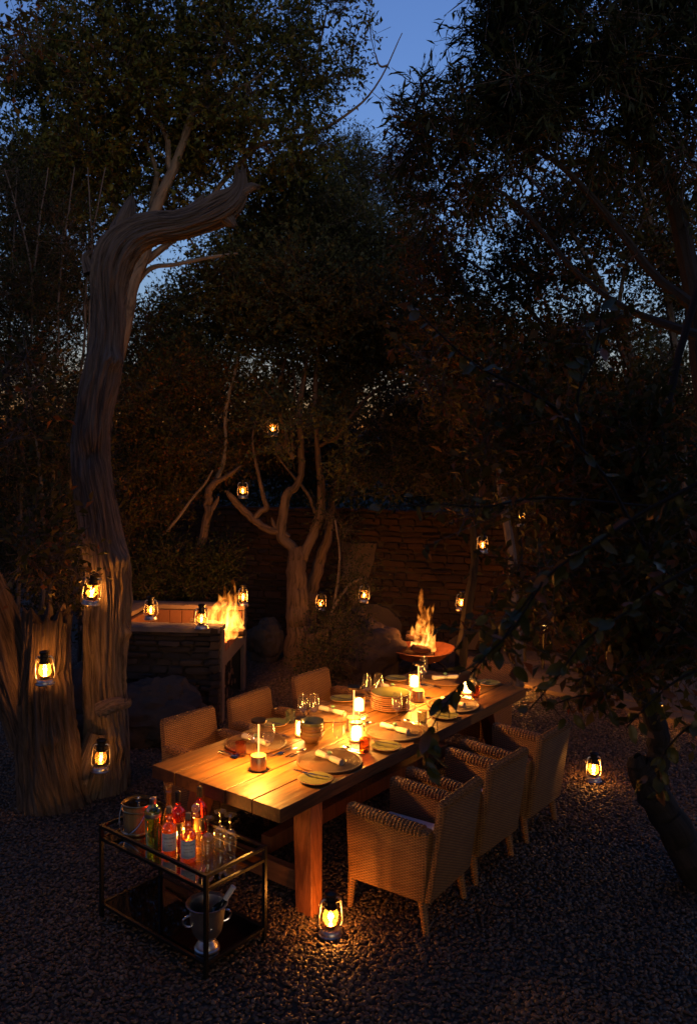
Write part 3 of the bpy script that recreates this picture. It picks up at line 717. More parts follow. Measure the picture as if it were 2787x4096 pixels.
for sx in (-1, 1):
    for sy in (-1, 1):
        b = B(); x, y = (hd - .03 if sx > 0 else -hd + .075), sy * (hwd - .05); pts = []; rd = []
        for j in range(15):
            t = j / 14; pts.append((x + sx * .025 * (1 - t) * (1.6 if sx < 0 else .4), y + sy * .012 * (1 - t), t * (ZS + .02))); rd.append((.021 + .011 * t) * (1.0 if j % 2 else .94))
        b.tube(pts, rd, 10); b.obj('leg', 'wicker', chair)
aR = math.atan2(-e1.y, -e1.x); aL = math.atan2(e1.y, e1.x); aH = math.atan2(-e2.y, -e2.x)
def mid(p, q): return (p + q) / 2
# right row from leg feet on the gravel; left row and head from the tops of the backs
c1 = at_z(1690, 3746) - e1 * .265 + e2 * .262
c2 = at_z(*R5(915, 1195)) - e1 * .265 + e2 * .262; c3 = at_z(*R5(1215, 945)) - e1 * .265 + e2 * .262
tops = [(R2(192, 560), R2(565, 440)), (R2(722, 385), R2(1045, 285)), (R2(1222, 215), R2(1500, 137))]
cl = [mid(at_z(*a, ZB), at_z(*c, ZB)) + e1 * (hd + .055) for a, c in tops]
hb = mid(at_z(*R4(848, 300), ZB), at_z(*R4(1235, 330), ZB)); ch_ = hb - e2 * (hd + .05)
for p in cl + [c1, c2, c3, ch_]: p.z = 0
lab = [(c1, aR + .05, 'wicker armchair closest to the bar cart, white cushion showing, on the gravel side'), (c2, aR - .035, 'middle wicker armchair of the three on the gravel side'), (c3, aR - .02, 'wicker armchair on the gravel side closest to the stone path'),
       (cl[0], aL - .05, 'wicker armchair facing the pink tumbler, beside the dark boulder'), (cl[1], aL + .04, 'wicker armchair in front of the firewood niche of the fireplace'), (cl[2], aL, 'wicker armchair between the fireplace and the rock pile'), (ch_, aH, 'wicker armchair at the head of the table below the fire bowl')]
for k, (p, a, l) in enumerate(lab):
    if k == 0: chair.location = p; chair.rotation_euler = (0, 0, a); chair['label'] = l
    else: dup(chair, p, a, l)

# ---------------------------------------------------------------- place settings
TA = TT                                   # table yaw
def tz(px, h=0.0): return at_z(px[0], px[1], TZ + .002 + h)
seats = [('L1', R2(872, 725), 1, 'at the near setting on the fireplace side'), ('L2', R3(575, 682), 1, 'at the middle setting on the fireplace side'), ('L3', R3(1072, 468), 1, 'at the far setting on the fireplace side'),
         ('R1', R3(687, 1150), -1, 'at the near setting on the gravel side'), ('R2', R3(1268, 875), -1, 'at the middle setting on the gravel side'), ('R3', R4(770, 742), -1, 'at the far setting on the gravel side'),
         ('H', R4(632, 500), 0, 'at the head of the table by the fire bowl')]
# woven placemat: spiral of rattan with a thick rim
b = B(); prof = [(.001, .006)]
for k in range(15): r0 = .0135 * k; prof += [(r0 + .003, .0095), (r0 + .0068, .0115), (r0 + .0105, .0095), (r0 + .0133, .006)]
prof += [(.212, .016), (.220, .018), (.226, .012), (.224, .002), (.001, .001)]
b.lathe(prof, 64, cap=False); pm_mesh = b.mesh('placemat', 'rattan_mat', ang=80)
def napkin_parts(t):
    b = B(); m = 12; n = 20; r = .021
    for j in range(m + 1): pass
    vs = []; fs = []
    for j in range(m + 1):
        x = -.125 + .25 * j / m; pinch = 1 - .28 * math.exp(-((x + .005) / .025) ** 2)
        for i in range(n):
            a = 2 * PI * i / n; rr = r * pinch * (1 + .10 * noise.noise(Vector((x * 14, a * 1.2, t * 3)))) * (1.08 if abs(x) > .1 else 1)
            vs.append((x, rr * math.cos(a) * 1.12, .9 * rr * math.sin(a)))
    for j in range(m):
        for i in range(n): fs.append((j * n + i, j * n + (i + 1) % n, (j + 1) * n + (i + 1) % n, (j + 1) * n + i))
    b.add(vs, fs)
    for xe, q in ((-.125, -1), (.125, 1)):    # rolled layers seen at the ends
        pts = [(xe + q * .001, math.cos(a) * (.004 + .0025 * a / 1.6), math.sin(a) * (.004 + .0025 * a / 1.6)) for a in np.linspace(0, 9.6, 40)]
        b.tube(pts, .0016, 5)
    b.uv = {}; return b
for k in range(2):
    pass
nap_mesh = [napkin_parts(k).mesh('napkin', 'linen') for k in range(2)]
b = B(); b.lathe([(.022, -.02), (.026, -.02), (.026, .02), (.022, .02), (.022, -.02)], 20, cap=False); ring_mesh = b.mesh('band', 'clear_glass')
b = B(); b.ball((0, 0, 0), .017, 10, 7, (1.2, .9, .6)); bead_mesh = b.mesh('bead', 'stone_bead')
# cutlery
def spoon(kind):
    b = B(); m = 12
    def strip(wf, zf, n0=0, n1=1.0, xo=0.0, m=16):
        vs = []
        for j in range(m + 1):
            t = n0 + (n1 - n0) * j / m; w = wf(t); z = zf(t); x = -.1 + .2 * t
            vs += [(x, xo - w, z - .0012), (x, xo + w, z - .0012), (x, xo + w, z + .0012), (x, xo - w, z + .0012)]
        fs = []
        for j in range(m):
            for i in range(4): fs.append((j * 4 + i, j * 4 + (i + 1) % 4, j * 4 + 4 + (i + 1) % 4, j * 4 + 4 + i))
        fs += [(3, 2, 1, 0), (m * 4, m * 4 + 1, m * 4 + 2, m * 4 + 3)]; b.add(vs, fs)
    hand = lambda t: .0065 - .0040 * min(1, t / .55) + (.001 if t < .1 else 0)
    zc = lambda t: .003 + .006 * math.sin(PI * min(1, t / .9))
    if kind == 'spoon':
        strip(lambda t: hand(t), zc, 0, .68)
        for j in range(9):
            pass
        vs = []; fs = []; n = 18
        for rr in (0, .5, .85, 1.0):
            for i in range(n):
                a = 2 * PI * i / n; vs.append((.068 + .033 * rr * math.cos(a), .0205 * rr * math.sin(a) * (1 + .15 * math.cos(a)), .0025 + .007 * rr * rr))
        for j in range(3):
            for i in range(n): fs.append((j * n + i, j * n + (i + 1) % n, (j + 1) * n + (i + 1) % n, (j + 1) * n + i))
        b.add(vs, fs)
    elif kind == 'fork':
        strip(hand, zc, 0, .68); strip(lambda t: .0105 * min(1, (t - .62) / .1 + .3), zc, .64, .78)
        for k in range(4): strip(lambda t: .0016, zc, .77, 1.0, -.0085 + .00567 * k, 6)
    else:
        strip(lambda t: .0065 + .001 * math.sin(t * 12), lambda t: .004, 0, .45, 0, 8); strip(lambda t: .0085 * min(1, (1.04 - t) * 9) * (.75 + .35 * t), lambda t: .003, .45, 1.0)
    return b.mesh(kind, 'silver', ang=50)
cut = {k: spoon(k) for k in ('spoon', 'fork', 'knife')}
# side plate: slightly squared hand made plate
b = B(); b.lathe([(.001, .004), (.07, .004), (.088, .012), (.107, .019), (.111, .018), (.108, .013), (.085, .004), (.06, 0), (.001, 0)], 40, cap=False, sq=-.025); sp_mesh = b.mesh('side_plate', 'green_glaze', ang=80)
b = B(); b.lathe([(.1085, .0185), (.112, .0182), (.1115, .0155), (.1075, .0125)], 40, cap=False, sq=-.025); sp_rim = b.mesh('rim', 'terracotta')
def lay_cut(kind, loc, rz, label, z=0.0, tilt=0.0):
    o = link(kind, cut[kind], None, loc, rz); o.location.z += z; o.rotation_euler = (0, tilt, rz); return tag(o, label, kind, kind + 's on the dining table' if kind != 'knife' else 'knives on the dining table')
plates_at = {'R1': R3(478, 1293), 'R2': R3(1113, 997), 'R3': R4(628, 830), 'L1': R2(1080, 588), 'L2': R3(722, 564), 'L3': R3(1210, 381), 'H': R4(1022, 534)}
ringc = 0
for name, px, side, where in seats:
    c = tz(px); 
    if side: fdir = e1 * side; 
    else: fdir = -e2
    rt = Vector((fdir.y, -fdir.x, 0)); fa_ = math.atan2(fdir.y, fdir.x); ra_ = math.atan2(rt.y, rt.x)
    # keep the mat on the table
    du, dv = (c - TO).dot(e1), (c - TO).dot(e2)
    if side == 1: du = max(du, .262)
    if side == -1: du = min(du, TW - .25)
    if side == 0: dv = min(dv, TL - .25)
    c = tloc(du, dv, TZ + .002)
    tag(link('placemat', pm_mesh, None, c, random.uniform(0, 6)), 'round woven rattan placemat ' + where, 'placemat', 'woven placemats on the dining table')
    na = TA + random.uniform(-.12, .12) - .12 if side else TA + .9
    tag(link('napkin', nap_mesh[0 if side < 0 else 1], None, c + Vector((0, 0, .032)), na), 'rolled linen napkin in a ring ' + where, 'napkin', 'rolled napkins on the placemats')
    r = thing('napkin_ring', 'glass napkin ring with green bead ' + where, 'napkin ring', c + Vector((0, 0, .034)), na, 'napkin rings')
    o = link('band', ring_mesh, r); o.rotation_euler = (0, PI / 2, 0); o = link('bead', bead_mesh, r, (0, 0, .033))
    # cutlery
    lay_cut('knife', c + rt * .262 - fdir * .005, fa_ + .03, 'table knife beside the placemat ' + where)
    lay_cut('spoon', c + rt * .292 + fdir * .012, fa_ - .05, 'silver spoon beside the knife ' + where)
    lay_cut('fork', c - rt * .255 + fdir * .0, fa_ + .04, 'table fork beside the placemat ' + where)
    if abs((c - TO).dot(e1) + .255 * fdir.dot(e1)) < 2:
        lay_cut('fork', c + fdir * .262, ra_ + PI + random.uniform(-.08, .08), 'dessert fork above the placemat ' + where)
        lay_cut('spoon', c + fdir * .288 - rt * .02, ra_ + random.uniform(-.08, .08), 'dessert spoon above the placemat ' + where)
    p = tz(plates_at[name]); t = thing('side_plate', 'small green glazed side plate ' + where, 'plate', p, random.uniform(0, 6), 'side plates')
    link('dish', sp_mesh, t); link('rim', sp_rim, t)
    k_ = lay_cut('knife', p + fdir * .02 + Vector((0, 0, .021)) + rt * .03, fa_ + PI * .06, 'butter knife on the side plate ' + where)

# stacked plates and bowls
b = B(); b.lathe([(.001, .008), (.11, .008), (.135, .014), (.160, .026), (.164, .025), (.158, .017), (.13, .004), (.09, 0), (.001, 0)], 52, cap=False, sq=-.012); dp_mesh = b.mesh('dinner_plate', 'green_glaze', ang=80)
b = B(); b.lathe([(.161, .0262), (.1655, .0252), (.160, .0155), (.13, .0032), (.09, -.0008)], 52, cap=False, sq=-.012); dp_rim = b.mesh('rim', 'terracotta')
pc = tz(R3(1156, 640)); ordn = ['bottom', 'second lowest', 'third lowest', 'fourth lowest', 'fourth from top', 'third from top', 'second from top', 'topmost']
for k in range(8):
    t = thing('dinner_plate', ordn[k] + ' large terracotta rimmed plate in the stack of eight plates', 'plate', pc + Vector((random.uniform(-.005, .005), random.uniform(-.005, .005), k * .0165)), random.uniform(0, 6), 'stacked dinner plates')
    link('dish', dp_mesh, t); link('rim', dp_rim, t)
pc = tz(R3(447, 945)); ordb = ['bottom brown bowl', 'second lowest ochre bowl', 'middle brown bowl', 'second from top ochre bowl', 'topmost bluish lined bowl']
bowl_m = []
for mt in ('brown_glaze', 'ochre_glaze', 'green_glaze'):
    b = B(); b.lathe([(.001, .008), (.045, .010), (.075, .035), (.086, .066), (.089, .068), (.091, .066), (.082, .036), (.055, .006), (.045, 0), (.001, 0)], 40, cap=False); bowl_m.append(b.mesh('bowl', mt, ang=80))
for k in range(5):
    tag(link('bowl', bowl_m[(0, 1, 0, 1, 2)[k]], None, pc + Vector((random.uniform(-.003, .003), random.uniform(-.003, .003), k * .0235)), random.uniform(0, 6)), ordb[k] + ' in the stack of five stoneware bowls', 'bowl', 'stacked stoneware bowls')

# wine glasses
b = B(); b.lathe([(.001, .088), (.02, .092), (.036, .112), (.041, .14), (.038, .185), (.031, .232)], 28, cap=False); gbowl = b.mesh('glass_bowl', 'clear_glass')
b = B(); b.lathe([(.0065, 0.004), (.0036, .012), (.0032, .05), (.004, .085), (.010, .091)], 10, cap=False); gstem = b.mesh('stem', 'clear_glass')
b = B(); b.lathe([(.001, .006), (.012, .004), (.036, .0015), (.037, 0), (.001, 0)], 28, cap=False); gfoot = b.mesh('foot', 'clear_glass')
b = B(); b.tube([(.031 * math.cos(a), .031 * math.sin(a), .232) for a in np.linspace(0, 2 * PI, 29)], .0009, 4, False); b.uv = {}; grim = b.mesh('lip', 'silver')
def wine_glass(p, label, flip=None, sc=1.0, name='wine_glass'):
    t = thing(name, label, 'wine glass' if not flip else 'flute', p, random.uniform(0, 6), 'wine glasses on the table' if not flip else 'upturned glasses on the bar cart')
    for nm, me in (('glass_bowl', gbowl), ('stem', gstem), ('foot', gfoot)): link(nm, me, t)
    return t
gl = [(R2(920, 832), 'wine glass behind the stem lamp at the near fireplace setting'), (R2(1037, 832), 'wine glass by the spoon, right of the stem lamp disc, near fireplace setting'),
      (R3(362, 772), 'wine glass rising behind the low mesh lantern by the bowls, middle fireplace setting'), (R3(465, 772), 'wine glass behind the bowl stack at the middle fireplace setting'),
      (R3(940, 572), 'wine glass left of the plate stack at the far fireplace setting'), (R3(1043, 566), 'wine glass directly behind the plate stack at the far fireplace setting'),
      (R3(680, 1012), 'wine glass in front of the bowl stack at the near gravel side setting'), (R3(797, 1022), 'wine glass before the glowing mesh lantern and beside the amber tumbler'),
      (R3(1213, 757), 'wine glass in front of the plate stack, nearer the bar cart'), (R3(1340, 770), 'wine glass between the plate stack and the grey tumbler'),
      (R3(1438, 425), 'taller looking wine glass behind the far stem lamp, before the fire bowl'), (R3(1452, 385), 'wine glass hidden partly behind another in front of the fire bowl'),
      (R4(795, 640), 'wine glass half hidden by leaves next to the far mesh lantern'), (R4(868, 655), 'wine glass half hidden by leaves next to the amber tumbler')]
for p, l in gl: wine_glass(tz(p), l)
# tumblers
tum = {}
for mt in ('pink_glass', 'pale_green_glass', 'grey_glass', 'amber_glass'):
    b = B(); b.lathe([(.001, .006), (.033, .006), (.036, .02), (.038, .098), (.040, .098), (.038, .02), (.034, 0), (.001, 0)], 28, cap=False); tum[mt] = b.mesh('tumbler', mt)
for p, mt, l in ((R2(818, 838), 'pink_glass', 'pink glass tumbler beside the near stem lamp'), (R3(253, 768), 'pale_green_glass', 'clear greenish tumbler at the fireplace edge of the table'), (R3(920, 1033), 'amber_glass', 'amber tumbler in front of the middle mesh lantern'), (R3(1440, 772), 'grey_glass', 'smoky grey tumbler in front of the plate stack'), (R4(905, 652), 'amber_glass', 'amber tumbler beside the farthest mesh lantern under the leaves')):
    tag(link('tumbler', tum[mt], None, tz(p)), l, 'tumbler', 'coloured tumblers')

# stem lamps: thin post with a disc head shining down
def stem_lamp(p, label):
    t = thing('stem_lamp', label, 'table lamp', p, 0, 'slim stem lamps on the table')
    b = B(); b.lathe([(.001, 0), (.05, 0), (.052, .002), (.052, .094), (.050, .097), (.001, .097)], 36, cap=False); b.obj('base', 'lamp_brass', t)
    b = B(); b.tube([(0, 0, .096), (0, 0, .322)], .0048, 10); b.obj('stem', 'stem_glow', t)
    b = B(); b.lathe([(.001, .338), (.050, .338), (.052, .336), (.052, .320), (.048, .318), (.001, .320)], 36, cap=False); dh = b.obj('disc_head', 'bronze', t)
    b = B(); b.lathe([(.012, .3172), (.040, .3172)], 24, cap=False); b.obj('light_ring', 'led', dh)
    lamp(t, (0, 0, .314), STEMW, WARM2, .035, 'stem_light', 'SPOT', .85, math.radians(168)); return t
STEMW = 185
s0 = stem_lamp(tz(R2(957, 942)), 'slim brass stem lamp with disc head standing near the table end')
for p, l in ((R3(822, 832), 'slim brass stem lamp standing behind the middle mesh lantern'), (R3(1403, 572), 'slim brass stem lamp behind the grey tumbler, farthest down the table')):
    c = dup(s0, tz(p), 0, l)
# mesh lanterns: perforated sleeve round a glowing core
b = B(); nn, hh_ = 30, 11; R_, H0, H1 = .047, .012, .128
for s in (-1, 1):
    for i in range(nn):
        pts = []
        for j in range(hh_ + 1):
            a = 2 * PI * (i + s * j * .5) / nn; pts.append((R_ * math.cos(a), R_ * math.sin(a), H0 + (H1 - H0) * j / hh_))
        b.tube(pts, .0012, 3, False)
b.uv = {}; ms = b.mesh('mesh_sleeve', 'lamp_brass', smooth=False)
b = B(); b.lathe([(.028, .014), (.036, .018), (.036, .082), (.030, .100), (.015, .110), (.001, .112)], 24, cap=False); mg = b.mesh('glowing_core', 'mesh_glow')
b = B(); b.lathe([(.001, .142), (.046, .142), (.049, .139), (.049, .128), (.001, .128)], 32, cap=False); mc = b.mesh('cap', 'bronze')
b = B(); b.lathe([(.001, .013), (.049, .013), (.050, .010), (.050, 0), (.001, 0)], 32, cap=False); mb = b.mesh('base', 'lamp_brass')
for p, l in ((R3(355, 887), 'glowing mesh lantern left of the bowl stack'), (R3(870, 667), 'glowing mesh lantern left of the plate stack'), (R3(845, 932), 'glowing mesh lantern in the table middle behind the amber tumbler'), (R3(1370, 452), 'glowing mesh lantern next to the far stem lamp'), (R4(830, 617), 'glowing mesh lantern half hidden by dangling leaves')):
    t = thing('mesh_lantern', l, 'table lamp', tz(p), random.uniform(0, 6), 'perforated mesh lanterns on the table')
    for nm, me in (('mesh_sleeve', ms), ('glowing_core', mg), ('cap', mc), ('base', mb)): link(nm, me, t)
    lamp(t, (0, 0, .06), 52.0, WARM2, .055, 'mesh_light')

# ---------------------------------------------------------------- bar cart
KX, KY, KT, KL, KW, KZ = -1.4838, 4.7865, -.6731, .446, .9511, .5805
k1 = Vector((math.cos(KT), math.sin(KT), 0)); k2 = Vector((-math.sin(KT), math.cos(KT), 0)); KO = Vector((KX, KY, 0))
cart = thing('bar_cart', 'black metal bar cart with glass shelf and mirrored lower shelf', 'bar cart', KO, KT)
b_ = .022
for x, y in ((0, 0), (KW, 0), (KW, KL), (0, KL)):
    b = B(); b.box((x, y, KZ / 2), (b_, b_, KZ)); b.obj('leg', 'black_frame', cart, smooth=False, bevel=.002)
for z in (KZ - .011, .495, .085):
    for c, d in (((KW / 2, 0, z), (KW - b_ - .002, b_ * .85, b_ * .85)), ((KW / 2, KL, z), (KW - b_ - .002, b_ * .85, b_ * .85)), ((0, KL / 2, z), (b_ * .85, KL - b_ - .002, b_ * .85)), ((KW, KL / 2, z), (b_ * .85, KL - b_ - .002, b_ * .85))):
        b = B(); b.box(c, d); b.obj('rail', 'black_frame', cart, smooth=False, bevel=.002)
b = B(); b.box((KW / 2, KL / 2, .497), (KW - .024, KL - .024, .006)); b.obj('glass_shelf', 'smoked_glass', cart, smooth=False)
b = B(); b.box((KW / 2, KL / 2, .087), (KW - .024, KL - .024, .006)); b.obj('mirror_shelf', 'black_mirror', cart, smooth=False)
SZ = .501
def cz(px, z=SZ):
    p = at_z(px[0], px[1], z); u, v = (p - KO).dot(k1), (p - KO).dot(k2)
    return KO + k1 * min(max(u, .06), KW - .06) + k2 * min(max(v, .06), KL - .06) + Vector((0, 0, z))
# text wrapped on a bottle
def text_geo(s, size):
    cu = bpy.data.curves.new('t', 'FONT'); cu.body = s; cu.size = size; cu.align_x = 'CENTER'; cu.resolution_u = 1
    o = bpy.data.objects.new('t', cu); COL.objects.link(o); dg = bpy.context.evaluated_depsgraph_get(); me = o.evaluated_get(dg).to_mesh()
    v = [tuple(x.co) for x in me.vertices]; f = [tuple(p.vertices) for p in me.polygons]
    bpy.data.objects.remove(o); bpy.data.curves.remove(cu); return v, f
def wrap_text(par, lines, r, face, mats='ink'):
    for s, size, z, mt in lines:
        v, f = text_geo(s, size); b = B()
        b.add([(r * math.cos(face + x / r), r * math.sin(face + x / r), z + y) for x, y, _ in v], f); b.obj('lettering', mt, par, smooth=False)
def label_patch(par, r, z0, z1, face, half, mat='paper'):
    n = 14; b = B(); b.add([(r * math.cos(face - half + 2 * half * i / n), r * math.sin(face - half + 2 * half * i / n), z) for z in (z0, z1) for i in range(n + 1)], [(i, i + 1, n + 2 + i, n + 1 + i) for i in range(n)]); return b.obj('label_paper', mat, par)
def bottle(px, label, prof, mat, cap, liq=None, name='bottle', n=28, sq=0.0, cat='bottle'):
    t = thing(name, label, cat, cz(px), 0, 'drinks on the bar cart'); b = B(); b.lathe(prof, n, cap=False, sq=sq); b.obj('glass_body', mat, t)
    if liq: b = B(); b.lathe(liq[1], n, cap=True); b.obj('liquid', liq[0], t)
    if cap: b = B(); b.lathe(cap[1], 18); b.obj('cap', cap[0], t)
    return t
FACE = lambda t: math.atan2(-t.location.y, -t.location.x) - .0
WP = [(.001, .002), (.043, .002), (.046, .008), (.046, .145), (.040, .168), (.020, .185), (.0165, .20), (.022, .212), (.0165, .226), (.0145, .245), (.016, .25)]
for px, l, tx in ((R1(648, 1012), 'whisky bottle with cream label, left of the two labelled whisky bottles', [('SINGLE MALT SCOTCH WHISKY', .0055, .122, 'ink'), ('BALVENIE', .0155, .102, 'ink'), ('DOUBLEWOOD', .0085, .080, 'ink_red'), ('12 YEARS', .0105, .062, 'ink')]),
                 (R1(797, 1070), 'whisky bottle with cream label reading 21, closest to the cart corner', [('SINGLE MALT SCOTCH WHISKY', .0055, .124, 'ink'), ('THE BALVENIE', .0125, .104, 'ink'), ('PORTWOOD', .0085, .083, 'ink_red'), ('AGED 21 YEARS', .0085, .066, 'ink'), ('BOTTLED IN SCOTLAND', .0045, .04, 'ink')])):
    t = bottle(px, l, WP, 'whisky_glass', ('cork', [(.012, .235), (.0165, .25), (.0165, .278), (.012, .28)]))
    f = FACE(t); lb = label_patch(t, .0466, .03, .135, f, 1.05); wrap_text(lb, tx, .0472, f)
t = bottle(R1(520, 950), 'green ribbed gin bottle with silver band and cap', [(.001, .002), (.040, .002), (.042, .006), (.048, .17), (.049, .178), (.049, .205), (.042, .225), (.022, .245), (.018, .25), (.018, .262)], 'green_glass', ('steel', [(.0195, .256), (.0205, .258), (.0205, .288), (.018, .29)]), n=40, sq=.02)
f = FACE(t); b = B(); b.lathe([(.0505, .180), (.0508, .181), (.0508, .203), (.0505, .204)], 40, cap=False); sb_ = b.obj('silver_band', 'steel', t); wrap_text(sb_, [('N\u00b0 TEN', .017, .186, 'ink')], .0513, f)
RP = [(.001, .002), (.041, .002), (.044, .006), (.044, .185), (.038, .205), (.018, .222), (.015, .235), (.0145, .285), (.016, .287)]
for px, l in ((R1(716, 925), 'red liqueur bottle with dark ornate label behind the whisky bottles'), (R1(893, 880), 'tall red liqueur bottle with black neck next to the table leg')):
    t = bottle(px, l, RP, 'red_glass', ('black_cap', [(.0165, .25), (.0168, .252), (.0168, .31), (.014, .312)])); f = FACE(t)
    lb = label_patch(t, .0446, .05, .135, f, .75, 'gold_print'); label_patch(lb, .0452, .056, .129, f, .66, 'dark_label')
bottle(R1(645, 880), 'tall slender crystal decanter with faceted flared neck', [(.001, .002), (.038, .002), (.042, .012), (.045, .05), (.038, .11), (.024, .17), (.016, .215), (.015, .27), (.021, .275), (.021, .283), (.016, .287), (.019, .30), (.026, .325), (.024, .33)], 'gold_glass', None, name='decanter', n=8, cat='decanter')
bottle(R1(855, 1000), 'glass decanter with round ball stopper behind the whisky bottles', [(.001, .002), (.048, .002), (.052, .012), (.048, .06), (.030, .12), (.016, .17), (.013, .205), (.024, .215), (.024, .219), (.013, .222), (.010, .232)], 'gold_glass', ('clear_glass', [(.001, .232), (.014, .235), (.024, .246), (.0265, .259), (.024, .272), (.014, .283), (.001, .286)]), name='decanter', cat='decanter')
# tea light added among the bottles to make them glow
ct = thing('added_tea_light', 'small lit tea light glowing among the bar cart bottles', 'candle', cz(R1(800, 930)), 0); b = B(); b.lathe([(.001, 0), (.02, 0), (.02, .016), (.001, .014)], 18, cap=False); b.obj('cup', 'wax', ct); b = B(); b.lathe([(.001, .016), (.005, .022), (.0035, .034), (.0005, .048)], 10, cap=False); b.obj('added_flame', 'wick_flame', ct)
lamp(ct, (0, 0, .06), 5, WARM, .02, 'added_bottle_light')
# ice bucket with lid
t = thing('ice_bucket', 'wooden ice bucket with gilt rim, dark lid and wire handle', 'ice bucket', cz(R1(405, 835)), 0)
b = B(); b.lathe([(.001, 0), (.082, 0), (.088, .006), (.096, .175), (.096, .18)], 40, cap=False); b.obj('staves', 'bucket_wood', t)
for z0, r0 in ((.012, .0895), (.145, .0955), (.183, .0975)):
    b = B(); b.lathe([(r0, z0 - .006), (r0 + .003, z0 - .004), (r0 + .003, z0 + .004), (r0, z0 + .006)], 40, cap=False); b.obj('hoop', 'brass', t)
b = B(); b.lathe([(.094, .178), (.090, .180), (.04, .172), (.001, .170)], 40, cap=False); ld = b.obj('lid', 'black_mirror', t)
b = B(); b.lathe([(.006, .17), (.005, .185), (.012, .193), (.0155, .203), (.012, .214), (.001, .218)], 16, cap=False); b.obj('lid_knob', 'silver', ld)
b = B(); b.tube([(-.1 * math.cos(a), -.03 - .085 * math.sin(a), .165 - .14 * math.sin(a)) for a in np.linspace(0, PI, 20)], .0028, 6); b.obj('handle', 'silver', t, rz=-.5)
# three upturned glasses
for px, l in ((R1(952, 1045), 'upturned stem glass nearest the labelled whisky bottles'), (R1(1050, 985), 'upturned stem glass at the back of the group of three'), (R1(1128, 1015), 'upturned stem glass nearest the corner post of the cart')):
    p = cz(px); t = wine_glass(p + Vector((0, 0, .232)), l, True, name='flute'); t.rotation_euler = (PI, 0, 0); t['category'] = 'stem glass'
# champagne bucket with bottle, on the lower shelf
cbp = at_z(*R1(946, 1768), .09); cb = thing('wine_bucket', 'polished steel wine bucket with handles and lily emblem', 'wine bucket', cbp, 0)
b = B(); b.lathe([(.001, 0), (.066, 0), (.070, .004), (.070, .012), (.062, .018), (.060, .03), (.045, .048), (.040, .058), (.060, .075), (.080, .105), (.092, .16), (.098, .23), (.105, .255), (.116, .262), (.118, .266), (.112, .268), (.098, .258), (.09, .22), (.08, .12), (.04, .075), (.001, .07)], 48, cap=False); b.obj('bowl', 'steel', cb)
for s in (-1, 1):
    b = B(); b.tube([(s * (.092 + .042 * math.sin(a)), 0, .175 - .032 * math.cos(a)) for a in np.linspace(0, PI, 12)], .006, 8); b.obj('handle', 'silver', cb, rz=.35)
f = math.atan2(-cbp.y, -cbp.x) + .12; b = B(); rr_ = .091
def pet(pts, r):
    b.tube([(rr_ * math.cos(f + x / rr_) , rr_ * math.sin(f + x / rr_), .155 + z) for x, z in pts], r, 6)
pet([(0, -.02), (0, -.005), (0, .008), (0, .02)], [.002, .004, .005, .001]); pet([(-.002, -.012), (-.008, .002), (-.015, .006), (-.017, -.001)], .003); pet([(.002, -.012), (.008, .002), (.015, .006), (.017, -.001)], .003); pet([(-.009, -.008), (.009, -.008)], .003)
b.uv = {}; b.obj('emblem', 'silver', cb)
wb = thing('wine_bottle', 'dark wine bottle with white capsule leaning in the steel bucket', 'bottle', cbp + Vector((-.025, .0, .085)), 0); wb.rotation_euler = (0, math.radians(33), .12)
b = B(); b.lathe([(.001, 0), (.036, 0), (.037, .005), (.037, .15), (.03, .178), (.016, .2), (.014, .235)], 24, cap=False); b.obj('glass_body', 'wine_glass_dark', wb)
b = B(); b.lathe([(.0155, .228), (.0158, .23), (.0158, .30), (.0165, .302), (.0165, .31), (.001, .311)], 20, cap=False); b.obj('capsule', 'white_capsule', wb)

# ---------------------------------------------------------------- storm lanterns
lan = thing('storm_lantern', '', 'lantern', (0, 0, 0), 0, 'lit storm lanterns')
b = B(); b.lathe([(.001, 0), (.070, 0), (.073, .004), (.073, .010), (.066, .016), (.064, .034), (.056, .042), (.030, .046), (.001, .047)], 28, cap=False); b.obj('fuel_tank', 'steel', lan)
b = B(); b.lathe([(.024, .045), (.030, .05), (.034, .062), (.040, .066), (.040, .071), (.018, .075), (.009, .082)], 22, cap=False); bu = b.obj('burner', 'burner', lan)
b = B(); b.lathe([(.033, .072), (.043, .088), (.047, .108), (.044, .13), (.035, .158), (.033, .17)], 24, cap=False); b.obj('glass_globe', 'lantern_glass', lan)
b = B(); b.lathe([(.040, .165), (.042, .168), (.042, .178), (.034, .182), (.033, .205), (.044, .207), (.044, .213), (.030, .217), (.030, .238), (.033, .240), (.040, .250), (.040, .254), (.030, .262), (.001, .265)], 24, cap=False); b.obj('chimney', 'dark_steel', lan)
for s in (-1, 1):
    b = B(); b.tube([(s * .050, 0, .036), (s * .068, 0, .05), (s * .076, 0, .075), (s * .073, 0, .12), (s * .064, 0, .19), (s * .056, 0, .212), (s * .042, 0, .22), (s * .03, 0, .215)], .0062, 8); b.obj('side_tube', 'steel', lan)
b = B()
for s in (-1, 1): b.tube([(.049 * math.cos(a), .049 * math.sin(a), .108 + s * .03 * math.cos(a - .6)) for a in np.linspace(0, 2 * PI, 22)], .0014, 4, False)
b.uv = {}; b.obj('wire_guard', 'dark_steel', lan)
b = B(); b.lathe([(.0008, .078), (.008, .086), (.0095, .096), (.006, .110), (.0006, .128)], 12, cap=False); b.obj('wick_flame', 'wick_flame', bu)
b = B(); b.tube([(-.062 * math.cos(a) * (1 if True else 1), 0, .20 + .155 * math.sin(a) ** .8) for a in np.linspace(0, PI, 22)], .0018, 5, False); b.uv = {}; up_bail = b.mesh('bail_handle', 'steel')
b = B(); b.tube([(-.068 * math.cos(a), .062 * math.sin(a) + .02 * math.sin(a), .20 - .07 * math.sin(a)) for a in np.linspace(0, PI, 22)], .0018, 5, False); b.uv = {}; dn_bail = b.mesh('bail_handle', 'steel')
bail = link('bail_handle', up_bail, lan)
